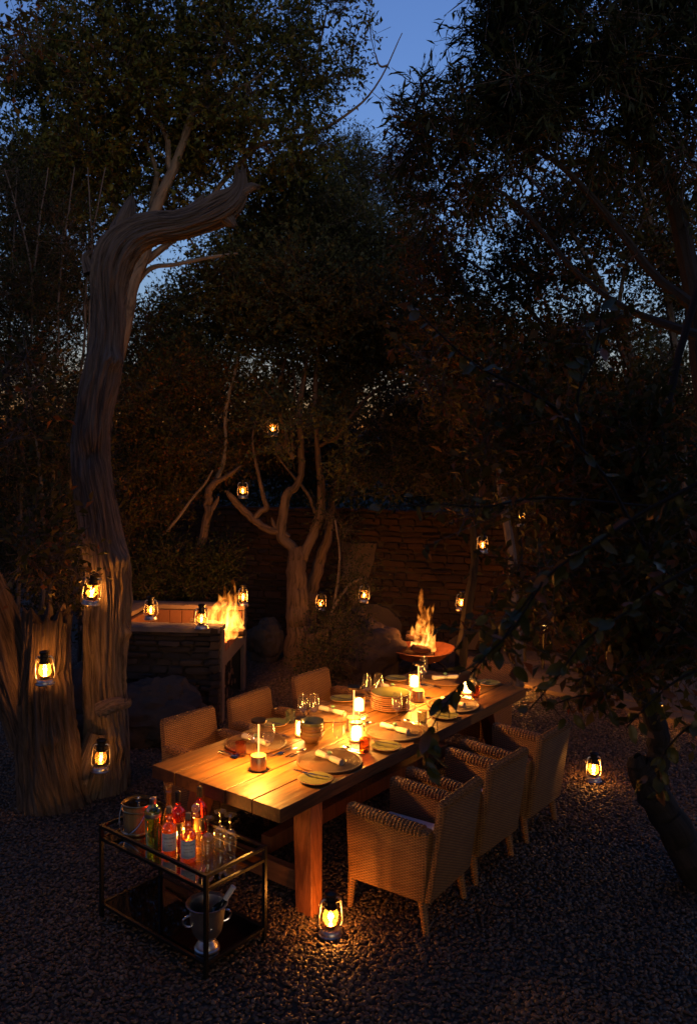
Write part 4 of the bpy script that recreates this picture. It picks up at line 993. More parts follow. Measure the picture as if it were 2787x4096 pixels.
LW = 9.0
lamp(lan, (0, 0, .1), LW, WARM, .016, 'lantern_light')
def lan_on(p, rz, label, hang, tilt=(0, 0), power=1.0, sc=1.0):
    c = dup(lan, p, rz, label, rot=(tilt[0], tilt[1], rz)) if lan['label'] else lan
    if not lan['label']: c.location = p; c.rotation_euler = (tilt[0], tilt[1], rz); c['label'] = label
    c.scale = (sc, sc, sc)
    for ch in c.children:
        if ch.type == 'MESH' and ch.name.startswith('bail_handle') and not hang: ch.data = dn_bail
        if ch.type == 'LIGHT' and power != 1: ch.data = ch.data.copy(); ch.data.energy = LW * power
    return c
lan['label'] = ''
def fw_(x, y, z): return fm @ Vector((x, y, z))
TRX = 6.75                                # distance of the big dead trunk
lan_on(at_z(1322, 3738, .01), .35, 'lit storm lantern on the gravel by the table leg', False, power=2.6)
lan_on(at_z(*D(1345, 1772), .01), .2, 'lit storm lantern alone on the gravel right of the armchairs', False, power=1.6)
lan_on(at_z(*D(1172, 1556), .06), .1, 'lit storm lantern on the stone path beyond the table corner', False, power=5)
lan_on(at_z(*D(1490, 1640), .06), .1, 'lit storm lantern on the path behind the gnarled dark trunk', False, power=1.6)
lan_on(at_z(*R6(348, 516), 1.075), .2, 'lit storm lantern on the far left corner of the fireplace wall', False, power=.35)
lan_on(at_z(*R6(805, 600), 1.075), .5, 'lit storm lantern on the fireplace wall in front of the flames', False, power=.35)
lan_on(at_z(*R6(1180, 390), 1.075), .9, 'lit storm lantern on the fireplace wall behind the flames', False, power=.35)
def hang(px, y, rz, label, tilt=(0, 0), power=1.0, sc=1.0): p = at_y(px[0], px[1], y); return lan_on(p, rz, label, True, tilt, power, sc)
hang(D(206, 1372), 6.45, .3, 'tilted storm lantern hanging against the tall dead trunk', (.05, .12), 1.7)
hang(D(104, 1553), 6.1, .1, 'storm lantern hanging on the broken tree stump', (0, -.03), 1.0)
hang(D(228, 1750), 6.3, .2, 'dim storm lantern hanging low on the dead trunk by the gravel', (0, .05), .35)
hang(D(619, 990), 10.7, .2, 'highest storm lantern, hanging in the branches of the split tree', (0, 0), .25)
hang(D(551, 1131), 11.1, .2, 'storm lantern hanging from the leaning rough trunk', (0, 0), .35)
hang(D(727, 1385), 11.2, .2, 'storm lantern hanging on the split tree above the rock pile', (0, .05), .4)
hang(D(824, 1367), 10.6, .3, 'tilted storm lantern hanging from a thin twig before the plaster', (0, .1), .3)
hang(D(1045, 1385), 10.8, .2, 'storm lantern hanging in front of the stone wall right of the fire bowl', (0, .05), .3)
hang(D(1094, 1255), 10.3, .2, 'dim storm lantern hanging high on the stone wall among leaves', (0, 0), .12)
hang(D(1178, 1195), 10.6, .2, 'storm lantern glimpsed through leaves above the wall top', (0, 0), 1.0)
hang(D(1512, 1250), 9.5, .2, 'storm lantern glimpsed through the dark leaves at the picture edge', (0, 0), .5)
pt = at_y(*D(1233, 1423), 11.0); t = thing('path_light', 'low path light with a glowing top on a thin post', 'path light', (pt.x, pt.y, 0))
b = B(); b.tube([(0, 0, 0), (0, 0, pt.z - .03)], .02, 8); b.obj('post', 'dark_steel', t); b = B(); b.lathe([(.001, pt.z - .045), (.05, pt.z - .045), (.055, pt.z - .03), (.02, pt.z - .03)], 20, cap=False); b.obj('cup', 'dark_steel', t)
b = B(); b.lathe([(.045, pt.z - .03), (.05, pt.z), (.03, pt.z + .02), (.001, pt.z + .025)], 16, cap=False); b.obj('light_globe', 'path_glow', t); lamp(t, (0, 0, pt.z + .08), 6, WARM, .05, 'path_lamp')
# ---------------------------------------------------------------- trees
def R8(x, y): return (700 + x / 1.581, 1400 + y / 1.581)
def spline(pts, sub):
    out = []; n = len(pts)
    for i in range(n - 1):
        p0, p1, p2, p3 = pts[max(i - 1, 0)], pts[i], pts[i + 1], pts[min(i + 2, n - 1)]
        for k in range(sub):
            t = k / sub; out.append(tuple(.5 * (2 * b + (c - a) * t + (2 * a - 5 * b + 4 * c - d) * t * t + (3 * b - a - 3 * c + d) * t ** 3) for a, b, c, d in zip(p0, p1, p2, p3)))
    out.append(tuple(pts[-1])); return out
def to3(pts, y, scale=1.0, conv=D):     # (px, py, radius px[, extra depth]) -> (x, y, z, r)
    o = []
    for p in pts:
        yy = y + (p[3] if len(p) > 3 else 0); q_ = at_y(*conv(p[0], p[1]), yy); o.append((q_.x, q_.y, q_.z, p[2] * scale * yy / FD))
    return o
def limb(b, pts, n=8, sub=4, wob=.12, seed=0):
    s = spline(pts, sub); P = []
    for k, (x, y, z, r) in enumerate(s):
        P.append(Vector((x + r * wob * noise.noise(Vector((k * .5, seed, 0))) * 2, y + r * wob * noise.noise(Vector((k * .5, seed, 9))) * 2, z)))
    b.tube(P, [max(.0015, q_[3]) for q_ in s], n); return P
def hero_trunk(pts, n, sub, seed, deep=.10, twist=.5, jag0=False, jag1=0.0, knots=()):
    """furrowed dead wood: the furrows are real relief, running along the grain"""
    s = spline(pts, sub); b = B(); m = len(s); ref = None; Ln = 0; prev = None; base_r = s[0][3]
    for j, (x, y, z, r) in enumerate(s):
        c = Vector((x, y, z)); a_ = Vector(s[max(j - 1, 0)][:3]); e_ = Vector(s[min(j + 1, m - 1)][:3]); t = (e_ - a_).normalized()
        if ref is None: ref = t.orthogonal().normalized()
        ref = (ref - t * ref.dot(t)).normalized(); bi = t.cross(ref)
        if prev is not None: Ln += (c - prev).length
        prev = c
        for i in range(n):
            a = 2 * PI * i / n; aa = a + twist * Ln + .25 * noise.noise(Vector((Ln * .9, seed, 0)))
            ca, sa = math.cos(aa), math.sin(aa)
            lo = noise.noise(Vector((ca * 1.1, sa * 1.1, Ln * 1.1 + seed)))
            f1 = 1 - 2 * abs(noise.noise(Vector((ca * 3.1, sa * 3.1, Ln * 1.0 + seed * 3 + .5 * lo))))
            f2 = 1 - 2 * abs(noise.noise(Vector((ca * 6.2 + .35 * noise.noise(Vector((Ln * 5, ca * 3, sa * 3))), sa * 6.2, Ln * 2.4 + seed * 7 + lo))))
            f3 = noise.noise(Vector((ca * 4, sa * 4, Ln * 6 + seed)))
            d = .15 * lo + deep * (f1 * .4 + max(-.9, f2) * .85) - deep * .45 + .04 * f3
            for kj, ka, kr, kh in knots:
                q_ = ((Ln - kj) / kr) ** 2 + (((a - ka + PI) % (2 * PI) - PI) * r / kr) ** 2; d += kh / r * math.exp(-q_ * 2) * (1 + .6 * noise.noise(Vector((a * 9, Ln * 22, 4))))
            rr = r * (1 + d); off = Vector((0, 0, 0))
            if jag1 and j >= m - 4: off = t * (jag1 * (j - m + 5) / 4 * (noise.noise(Vector((ca * 3, sa * 3, seed))) + .5 * noise.noise(Vector((ca * 9, sa * 9, seed)))) )
            v = c + (ref * math.cos(a) + bi * math.sin(a)) * rr + off
            b.v.append(tuple(v)); b.uv[len(b.v) - 1] = (aa * base_r, Ln)
    for j in range(m - 1):
        for i in range(n): b.f.append((j * n + i, j * n + (i + 1) % n, (j + 1) * n + (i + 1) % n, (j + 1) * n + i))
    # hollow broken end
    o = (m - 1) * n; cen = Vector(s[-1][:3]) - (Vector(s[-1][:3]) - Vector(s[-2][:3])).normalized() * s[-1][3] * .6; b.v.append(tuple(cen)); ci = len(b.v) - 1; b.uv[ci] = (0, Ln)
    for i in range(n): b.f.append((o + i, o + (i + 1) % n, ci))
    return b

dead = thing('dead_tree', 'huge furrowed dead tree with a bent broken limb and a stump fork', 'tree', at_z(*D(200, 1800)))
def child_mesh(b, name, mat, par, **kw):      # geometry given in world space
    o = b.obj(name, mat, par, **kw); o.matrix_parent_inverse = Matrix.Translation(-par.location); return o
TR = [(236, 1850, 62), (240, 1760, 52), (241, 1660, 47), (238, 1560, 46), (240, 1480, 45), (244, 1400, 48), (247, 1340, 46), (240, 1270, 46), (224, 1180, 43), (212, 1090, 41), (209, 1010, 40), (219, 920, 39), (233, 850, 40), (243, 780, 36), (246, 700, 36), (247, 645, 39), (254, 606, 42), (272, 568, 43), (303, 538, 39), (350, 520, 34), (408, 512, 30), (460, 496, 30), (505, 474, 33), (532, 452, 26), (545, 425, 17), (547, 392, 12)]
child_mesh(hero_trunk(to3(TR, TRX), 210, 18, 2.0, .17, .25, jag1=.12, knots=((.75, 4.4, .10, .05), (.9, 4.1, .09, .06), (.62, 4.7, .09, .045), (2.2, 4.9, .10, .05), (3.1, 4.2, .12, -.05), (3.9, 4.6, .10, .06), (1.6, 5.2, .08, .04))), 'trunk', 'dead_bark', dead, ang=70)
ST = [(128, 1850, 78), (120, 1770, 70), (112, 1690, 64), (104, 1600, 57), (102, 1520, 52), (106, 1450, 50), (110, 1398, 50)]
child_mesh(hero_trunk(to3(ST, 6.45), 190, 18, 5.0, .17, .2, jag1=.16, knots=((.7, 4.5, .1, .05), (1.2, 4.9, .1, -.05))), 'stump', 'stump_bark', dead, ang=70)
SL = [(80, 1680, 52), (45, 1570, 50), (10, 1450, 44), (-18, 1360, 40), (-50, 1290, 36), (-90, 1220, 32)]
child_mesh(hero_trunk(to3(SL, 6.5), 120, 14, 8.0, .14, .2), 'leaning_stem', 'stump_bark', dead, ang=70)
SR = [(170, 1850, 50), (185, 1790, 44), (205, 1730, 36), (224, 1660, 22)]
child_mesh(hero_trunk(to3(SR, 6.55), 70, 10, 4.0, .14, .2), 'root_flare', 'dead_bark', dead, ang=70)
for pts, nm in (([(268, 545, 24), (284, 500, 21), (294, 470, 14), (298, 448, 6)], 'snag'), ([(420, 500, 14), (440, 475, 13), (455, 455, 8), (462, 442, 3)], 'snag'), ([(530, 450, 14), (556, 432, 11), (572, 424, 8), (584, 424, 4)], 'snag'), ([(500, 480, 20), (520, 500, 14), (530, 512, 7)], 'snag'), ([(205, 620, 14), (196, 585, 9), (205, 572, 6)], 'snag')):
    child_mesh(hero_trunk(to3(pts, TRX - .02), 40, 8, 3.3, .22, .2, jag1=.06), nm, 'dead_bark', dead, ang=70)
pts = to3([(222, 1612, 14), (240, 1606, 16), (265, 1598, 15), (288, 1596, 10), (292, 1588, 4)], TRX - .3); child_mesh(hero_trunk(pts, 40, 8, 1.3, .35, 3, jag1=.03), 'burl', 'dead_bark', dead, ang=70)

# --- leaf clouds
class Leaves:
    def __init__(s): s.V = []; s.n = 0
    def add(s, base, axis, nor, length, width):
        side = np.cross(axis, nor); L_ = length[:, None]; W_ = width[:, None]
        m = base + axis * L_ * .5 + nor * W_ * .35
        v = np.stack([base, m + side * W_ * .5, base + axis * L_ - nor * L_ * .08, m - side * W_ * .5], 1); s.V.append(v.reshape(-1, 3)); s.n += len(base)
    def obj(s, name, mat, par):
        v = np.concatenate(s.V).astype(np.float32); n = len(v) // 4; me = bpy.data.meshes.new(name)
        me.vertices.add(n * 4); me.vertices.foreach_set('co', v.ravel()); me.loops.add(n * 4); me.polygons.add(n)
        me.loops.foreach_set('vertex_index', np.arange(n * 4, dtype=np.int32)); me.polygons.foreach_set('loop_start', np.arange(0, n * 4, 4, dtype=np.int32)); me.polygons.foreach_set('loop_total', np.full(n, 4, np.int32))
        me.update(); me.validate(); me.materials.append(M[mat]); o = link(name, me, par)
        if par is not None: o.matrix_parent_inverse = Matrix.Translation(-par.location)
        return o
def nrm(a): return a / (np.linalg.norm(a, axis=-1, keepdims=True) + 1e-9)
def ell(r, n):        # points in the unit ball
    return nrm(r.normal(size=(n, 3))) * (r.random((n, 1)) ** (1 / 2.4))
def crown(tree, lobes, count, size, aspect, mat, seed, twigs=None, clump=.30, tl=(.16, .42), k=9, up=.25, droop=0.0, bough=None, bmat='twig_bark', bough_r=.012):
    r = np.random.default_rng(seed); Lv = Leaves(); tw = []; wsum = sum(l[3] * l[4] * (l[6] if len(l) > 6 else 1) for l in lobes)
    for l in lobes:
        dx, dy, y, rx, ry, rd = l[:6]; wt = rx * ry * (l[6] if len(l) > 6 else 1)
        c = np.array(at_y(*D(dx, dy), y)); R = np.array([rx * y / FD, rd, ry * y / FD]); nt_ = max(4, int(count * wt / wsum / k)); nc = max(3, int(nt_ / 26))
        cc = c + ell(r, nc) * R * .92; cr_ = clump * R.min() * r.uniform(.6, 1.5, nc)
        idx = r.integers(0, nc, nt_); p = cc[idx] + r.normal(size=(nt_, 3)) * cr_[idx][:, None] * .75
        d = nrm(nrm(p - c) * .7 + nrm(p - cc[idx]) * .8 + r.normal(size=(nt_, 3)) * .55 + np.array([0, 0, up - droop])); ln = r.uniform(*tl, nt_)
        for j in range(k):
            t = (j + r.random(nt_)) / k; b0 = p + d * (ln * t)[:, None]; b0[:, 2] -= droop * .3 * ln * t * t
            ax = nrm(d * .55 + nrm(r.normal(size=(nt_, 3))) * .85 + np.array([0, 0, -droop])); no = r.normal(size=(nt_, 3)) * .7 + np.array([0, 0, .8]); no = nrm(no - ax * (no * ax).sum(1, keepdims=True))
            L_ = size * r.uniform(.45, 1.35, nt_); Lv.add(b0, ax, no, L_, L_ * aspect * r.uniform(.8, 1.2, nt_))
        tw.append((p, d, ln))
        if bough is not None:
            s0 = min(bough, key=lambda q_: (q_ - Vector(c)).length); b = bough_b
            cm = Vector(c) * .6 + s0 * .4 + Vector((0, 0, -.1))
            limb(b, [(*s0, bough_r * 1.3), (*cm, bough_r), (*c, bough_r * .6)], 5, 4, .5, seed)
            for q_ in cc[::2]:
                m_ = (Vector(q_) + Vector(c)) / 2 + Vector(r.normal(size=3)) * .08; limb(b, [(*c, bough_r * .55), (*m_, bough_r * .4), (*q_, bough_r * .2)], 4, 3, .5, seed)
    o = Lv.obj('crown', mat, tree); o['kind'] = 'stuff'
    P = np.concatenate([t[0] for t in tw]); Dd = np.concatenate([t[1] for t in tw]); Ln = np.concatenate([t[2] for t in tw]); n = len(P)
    s1 = nrm(np.cross(Dd, r.normal(size=(n, 3)))); s2 = np.cross(Dd, s1); w0 = .0016 * size / .035; ring = []
    P = P - Dd * (Ln * .5)[:, None]; Ln = Ln * 1.4
    for a in range(3): o_ = (s1 * math.cos(a * 2.1) + s2 * math.sin(a * 2.1)) * w0; ring.append(P + o_); ring.append(P + Dd * Ln[:, None] + o_ * .4)
    V = np.stack(ring, 1).reshape(-1, 3); me = bpy.data.meshes.new('twigs'); me.vertices.add(len(V)); me.vertices.foreach_set('co', V.astype(np.float32).ravel())
    base = (np.arange(n) * 6)[:, None]; q4 = np.array([[0, 2, 3, 1], [2, 4, 5, 3], [4, 0, 1, 5]]).ravel()[None]; li = (base + q4).ravel().astype(np.int32)
    me.loops.add(len(li)); me.loops.foreach_set('vertex_index', li); me.polygons.add(n * 3); me.polygons.foreach_set('loop_start', np.arange(0, n * 12, 4, dtype=np.int32)); me.polygons.foreach_set('loop_total', np.full(n * 3, 4, np.int32))
    me.update(); me.validate(); me.materials.append(M[bmat]); t_ = link('twigs', me, tree); t_['kind'] = 'stuff'
    if tree is not None: t_.matrix_parent_inverse = Matrix.Translation(-tree.location)
    return o
def tree_root(name, label, px, y, cat='tree', group=None):
    p = at_y(*D(px, 1000), y); return thing(name, label, cat, (p.x, y, 0), 0, group)
def bpts(*limbs): return [p for l in limbs for p in l]

# tall tree behind the dead trunk, filling the upper left
t1 = tree_root('olive_leaved_tree', 'tall small leaved tree with pale forked limbs against the dusk sky', 290, 10.4)
bough_b = B(); y1 = 10.4
A = limb(bough_b, to3([(235, 1500, 20), (225, 1200, 19), (230, 950, 18), (275, 780, 16), (302, 640, 16), (326, 580, 15), (345, 500, 14), (362, 450, 13), (390, 393, 11), (408, 345, 9), (430, 280, 9), (448, 225, 8), (475, 165, 6), (510, 90, 5), (530, 0, 4)], y1), 10, 5, .1, 1)
Bq = limb(bough_b, to3([(388, 398, 8), (384, 370, 7), (378, 310, 6), (355, 270, 5), (335, 220, 4), (320, 120, 3), (330, 20, 2)], y1), 7, 5, .2, 2)
Cq = limb(bough_b, to3([(345, 500, 8), (350, 440, 7), (356, 390, 6), (340, 345, 5), (320, 290, 3), (280, 200, 2)], y1 + .2), 7, 5, .2, 3)
Dq = limb(bough_b, to3([(440, 250, 5), (470, 245, 4), (530, 208, 3.4), (590, 170, 2.6), (640, 120, 2)], y1), 6, 5, .3, 4)
Eq = limb(bough_b, to3([(320, 600, 9), (420, 520, 6), (500, 420, 5.5), (580, 335, 5), (640, 318, 4.5), (710, 300, 4), (775, 268, 3), (850, 200, 2), (912, 75, 1)], y1 + .3), 6, 5, .3, 5)
Fq = limb(bough_b, to3([(560, 350, 5), (600, 285, 4.5), (640, 270, 4), (680, 200, 3.4), (720, 120, 2.5), (740, 30, 2)], y1 + .3), 6, 5, .3, 6)
Gq = limb(bough_b, to3([(300, 660, 7), (340, 610, 6), (400, 600, 5), (470, 585, 4), (540, 575, 3)], y1 + .1), 6, 5, .3, 7)
Hq = limb(bough_b, to3([(270, 500, 8), (240, 380, 7), (205, 250, 6), (190, 120, 5), (170, 0, 3)], y1 + .5), 6, 5, .3, 8); Iq = limb(bough_b, to3([(280, 900, 9), (180, 640, 7), (120, 420, 6), (90, 200, 4), (60, 40, 2)], y1 + .7), 6, 5, .3, 9)
L1 = [(x, y, y1 + dz, rx, ry, 1.0, w_) for x, y, rx, ry, w_, dz in ((40, 150, 75, 90, .7, 0), (130, 70, 60, 75, .65, .6), (250, 50, 90, 90, 1.1, 0), (385, 50, 95, 95, 1.2, .4), (520, 60, 90, 90, 1.0, 0), (655, 50, 85, 80, .8, .4), (755, 30, 40, 50, .5, 0), (130, 210, 95, 90, 1.0, .3), (270, 200, 100, 95, 1.2, 0), (420, 190, 95, 90, 1.1, .5), (560, 190, 90, 90, .9, 0), (690, 180, 90, 85, .8, .4), (770, 170, 45, 55, .5, .2), (850, 120, 26, 40, .16, .2), (60, 350, 90, 95, 1.3, .4), (190, 350, 95, 95, 1.2, .1), (330, 330, 95, 95, 1.2, .5), (480, 330, 90, 85, 1.0, .6), (610, 340, 85, 75, .8, .3), (700, 300, 75, 60, .7, .2), (100, 480, 95, 95, 1.4, .3), (260, 460, 85, 80, 1.1, .7), (420, 430, 85, 70, 1.0, .8), (600, 440, 90, 70, .8, .8), (480, 590, 80, 60, .4, .8), (330, 560, 40, 40, .2, .9), (690, 400, 60, 60, .6, .9), (60, 610, 80, 90, 1.3, .6), (170, 640, 70, 90, 1.1, .7))]
crown(t1, L1, 84000, .074, .44, 'leaf_olive', 11, bough=bpts(A, Bq, Cq, Dq, Eq, Fq, Gq, Hq, Iq), bough_r=.013)
child_mesh(bough_b, 'trunk', 'pale_bark', t1)

# split pale stemmed tree in the middle, round dark crown
t3 = tree_root('split_trunk_tree', 'pale stemmed tree splitting low into several limbs under a round crown', 690, 11.4); y3 = 11.4; c8 = lambda p, yy=y3: to3(p, yy, .3588, R8)
bough_b = B()
tb = B(); T0 = limb(tb, c8([(770, 1980, 100), (785, 1800, 85), (775, 1650, 74), (770, 1500, 66), (768, 1380, 62), (770, 1300, 56), (765, 1250, 44)]), 14, 5, .12, 1)
T1_ = limb(bough_b, c8([(775, 1330, 36), (745, 1250, 34), (690, 1205, 34), (672, 1160, 33), (690, 1000, 30), (712, 905, 29), (760, 870, 24), (795, 790, 21), (800, 690, 22), (795, 560, 22), (788, 430, 20), (792, 330, 19), (815, 190, 16), (832, 60, 13), (850, -120, 10), (820, -350, 7)]), 10, 5, .12, 2)
T2_ = limb(bough_b, c8([(800, 1330, 36), (835, 1250, 31), (880, 1150, 31), (912, 1050, 30), (926, 950, 28), (922, 830, 24), (908, 720, 19), (898, 560, 17), (890, 400, 17), (888, 240, 16), (900, 60, 12), (930, -120, 9), (980, -330, 6)]), 10, 5, .12, 3)
T3_ = limb(bough_b, c8([(885, 1030, 10), (855, 940, 11), (810, 870, 10), (755, 805, 9), (700, 740, 6), (640, 660, 4)]), 7, 5, .2, 4)
T4_ = limb(bough_b, c8([(745, 690, 16), (715, 610, 20), (695, 540, 21), (690, 470, 16)]), 8, 4, .2, 5)
T5_ = limb(bough_b, c8([(748, 640, 9), (738, 540, 9), (735, 440, 9), (742, 340, 8), (760, 240, 7), (740, 90, 6), (700, -90, 5)]), 7, 5, .2, 6)
T6_ = limb(bough_b, c8([(895, 620, 12), (960, 580, 13), (1020, 560, 12), (1065, 485, 12), (1130, 400, 11), (1190, 325, 11), (1305, 238, 11), (1390, 232, 11), (1440, 170, 9), (1475, 95, 7), (1468, 0, 5), (1420, -150, 3)]), 7, 5, .15, 7)
T7_ = limb(bough_b, c8([(500, 1070, 18), (545, 1018, 17), (580, 1000, 18), (560, 930, 14), (535, 820, 12), (508, 690, 10), (490, 560, 7), (520, 420, 4)]), 7, 4, .12, 8)
T9_ = limb(bough_b, c8([(860, 560, 10), (850, 440, 18), (870, 330, 14), (930, 220, 12), (970, 60, 8)], y3 + .3), 7, 4, .15, 9); Ta = limb(bough_b, c8([(600, 290, 9), (660, 190, 10), (700, 60, 8), (715, -60, 6)], y3 + .2), 6, 4, .2, 10)
limb(bough_b, [(*at_y(*R8(690, 520), y3), .03), (*at_y(*R8(655, 380), 11.0), .02), (*at_y(*R8(622, 318), 10.7), .012), (*at_y(*R8(560, 250), 10.5), .006)], 6, 5, .2, 31)
L3 = [(x, y, y3 + dz, rx, ry, 1.2, w_) for x, y, rx, ry, w_, dz in ((720, 500, 110, 80, .9, .6), (620, 560, 100, 80, 1.0, .4), (820, 560, 110, 90, 1.0, .5), (560, 660, 90, 85, 1.1, .3), (690, 660, 110, 90, 1.2, -.2), (820, 680, 110, 90, 1.2, .1), (920, 620, 80, 85, .9, .7), (600, 770, 90, 80, 1.1, .6), (730, 780, 100, 75, 1.1, .4), (860, 790, 95, 75, 1.1, .5), (640, 870, 60, 45, .8, 1.1), (740, 900, 70, 55, .9, .9), (690, 950, 60, 40, .3, -.6), (640, 1010, 50, 40, .25, -.5), (770, 980, 50, 50, .35, -.5), (800, 1080, 40, 50, .3, -.4), (600, 930, 50, 40, .3, -.4), (800, 860, 75, 45, .8, .8), (930, 760, 70, 70, .8, .8), (470, 720, 75, 80, 1.0, .9))]
crown(t3, L3, 110000, .062, .48, 'leaf_grey', 21, bough=bpts(T1_[30:], T2_[30:], T5_[10:], T6_[20:], T7_[20:]), bough_r=.011)
child_mesh(bough_b, 'limbs', 'limb_bark', t3); child_mesh(tb, 'trunk', 'rough_bark', t3)
bough_b = B(); limb(bough_b, c8([(720, 1190, 22), (660, 1150, 26), (600, 1140, 24), (520, 1090, 24), (450, 1030, 24), (390, 970, 24), (345, 915, 17), (320, 890, 6)]), 9, 5, .3, 11); limb(bough_b, c8([(640, 1140, 14), (620, 1090, 12), (610, 1060, 4)]), 7, 3, .3, 12)
limb(bough_b, c8([(830, 1900, 55), (850, 1650, 48), (870, 1500, 42), (915, 1330, 36), (965, 1180, 28), (985, 1000, 22), (1005, 850, 14), (1020, 700, 8)], y3 + .35), 10, 5, .25, 13); child_mesh(bough_b, 'old_limb', 'rough_bark', t3)

# leaning rough trunk left of it, with shrubs
t8 = tree_root('leaning_tree', 'slim leaning tree with peeling rough bark left of the split tree', 440, 11.2); bough_b = B(); y8 = 11.2
U1 = limb(bough_b, c8([(-20, 1640, 44), (40, 1480, 40), (100, 1390, 42), (140, 1300, 32), (170, 1220, 29), (190, 1120, 26), (213, 1000, 27), (210, 910, 25), (245, 845, 22), (300, 815, 16), (370, 770, 12), (420, 730, 6)], y8), 10, 5, .35, 21); limb(bough_b, c8([(235, 1010, 14), (262, 960, 14), (278, 925, 5)], y8), 7, 3, .3, 22); limb(bough_b, c8([(130, 1380, 20), (175, 1335, 16), (210, 1320, 6)], y8), 7, 3, .3, 23)
child_mesh(bough_b, 'trunk', 'rough_bark', t8); bough_b = B()
U2 = limb(bough_b, c8([(250, 850, 20), (280, 780, 17), (308, 700, 14), (320, 560, 10), (318, 400, 12), (345, 270, 11), (380, 140, 9), (400, 0, 7)], y8 + .2), 7, 5, .15, 24); U3 = limb(bough_b, c8([(-60, 640, 22), (5, 505, 20), (40, 390, 19), (80, 270, 18), (110, 170, 16), (130, 20, 12)], y8 + .4), 8, 4, .15, 25); U4 = limb(bough_b, c8([(-60, 1160, 9), (30, 1050, 9), (110, 940, 8), (190, 845, 7), (240, 760, 5)], y8 - .2), 6, 4, .2, 26)
L8 = [(x, y, y8 + dz, rx, ry, .9, w_) for x, y, rx, ry, w_, dz in ((340, 760, 75, 80, .8, .6), (430, 850, 75, 80, 1.0, .4), (330, 890, 70, 80, 1.1, .2), (510, 900, 70, 70, 1.0, .7), (400, 980, 80, 80, 1.2, .4), (310, 1040, 55, 90, 1.3, 0), (500, 1020, 80, 70, 1.1, .8), (370, 1120, 75, 80, 1.2, .5), (320, 1210, 55, 80, 1.2, .1), (600, 960, 60, 60, .8, .9))]
crown(t8, L8, 52000, .050, .5, 'leaf_rust', 31, bough=bpts(U2, U3, U4), bough_r=.008); child_mesh(bough_b, 'branches', 'pale_bark', t8)
sh = tree_root('leafy_shrub', 'leafy shrub growing against the wall behind the fireplace lanterns', 380, 10.9, 'shrub'); crown(sh, [(370, 1290, 10.9, 75, 75, .4), (460, 1320, 11.0, 60, 55, .35), (320, 1340, 10.6, 45, 60, .3), (490, 1270, 11.1, 40, 40, .3)], 15000, .045, .5, 'leaf_dark', 41, tl=(.15, .3))
sh = tree_root('thorny_shrub', 'straggly small leaved shrub between the split tree and the rock pile', 770, 10.6, 'shrub'); crown(sh, [(755, 1450, 10.4, 55, 95, .3), (770, 1290, 10.9, 50, 90, .3, .5), (800, 1380, 10.6, 35, 70, .3, .6), (730, 1530, 10.2, 70, 45, .3), (770, 1200, 11.0, 45, 70, .3, .5)], 6500, .036, .5, 'leaf_dark', 42, tl=(.2, .45))
bough_b = B(); limb(bough_b, to3([(735, 1520, 4), (750, 1400, 4), (790, 1330, 3), (822, 1312, 2.2)], 10.6), 6, 5, .3, 2); limb(bough_b, to3([(735, 1500, 4), (770, 1290, 3), (760, 1180, 2)], 10.7), 6, 5, .3, 3); child_mesh(bough_b, 'branches', 'twig_bark', sh)

# dark thicket on the left edge
t2 = tree_root('twiggy_thicket_tree', 'dense twiggy dark tree along the left edge behind the dead trunk', 60, 8.6); bough_b = B(); V_ = []
for x0, x1, x2 in ((40, 70, 110), (110, 130, 170), (150, 190, 240), (10, 20, 40), (180, 200, 200), (90, 60, 10)): V_ += limb(bough_b, to3([(x0, 1500, 5), (x0 + 8, 1150, 4), (x1, 800, 3), (x1 + 10, 600, 2.4), (x2, 380, 1.2)], 8.6 + random.uniform(-.3, .5)), 5, 6, .8, x0)
L2 = [(x, y, 8.7 + dz, rx, ry, .9, 1.0) for x, y, rx, ry, dz in ((-120, 700, 120, 150, .3), (-130, 1000, 130, 160, 0), (-120, 1280, 120, 130, .4), (-330, 800, 130, 170, .6), (-340, 1120, 130, 170, .3), (-140, 400, 110, 140, .5))] + [(x, y, 8.7 + dz, rx, ry, .7, w_) for x, y, rx, ry, w_, dz in ((50, 480, 75, 90, .8, .3), (150, 560, 70, 90, .7, .2), (40, 660, 80, 95, 1.2, 0), (130, 720, 70, 95, 1.2, .3), (40, 830, 80, 95, 1.3, .1), (120, 900, 75, 95, 1.3, .2), (40, 1010, 85, 95, 1.3, 0), (130, 1060, 70, 95, 1.3, .2), (40, 1180, 85, 90, 1.3, .1), (130, 1230, 70, 90, 1.2, .2), (70, 1330, 90, 80, 1.2, .4), (150, 1400, 60, 60, .9, .4))]
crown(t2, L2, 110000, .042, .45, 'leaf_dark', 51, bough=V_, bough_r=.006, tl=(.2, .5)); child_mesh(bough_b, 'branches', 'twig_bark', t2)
t2b = tree_root('broad_leaved_branch', 'sprays of broad olive leaves hanging in from the left edge', 20, 5.6, 'branch'); crown(t2b, [(55, 850, 5.6, 75, 55, .3), (30, 960, 5.6, 50, 45, .3, .8), (60, 100, 6.5, 60, 60, .4, .7), (120, 1280, 5.9, 85, 50, .3), (60, 1220, 5.8, 70, 60, .3, .8), (175, 1300, 6.0, 30, 30, .15, .8)], 1500, .07, .5, 'leaf_rust', 52, tl=(.2, .4), k=6)

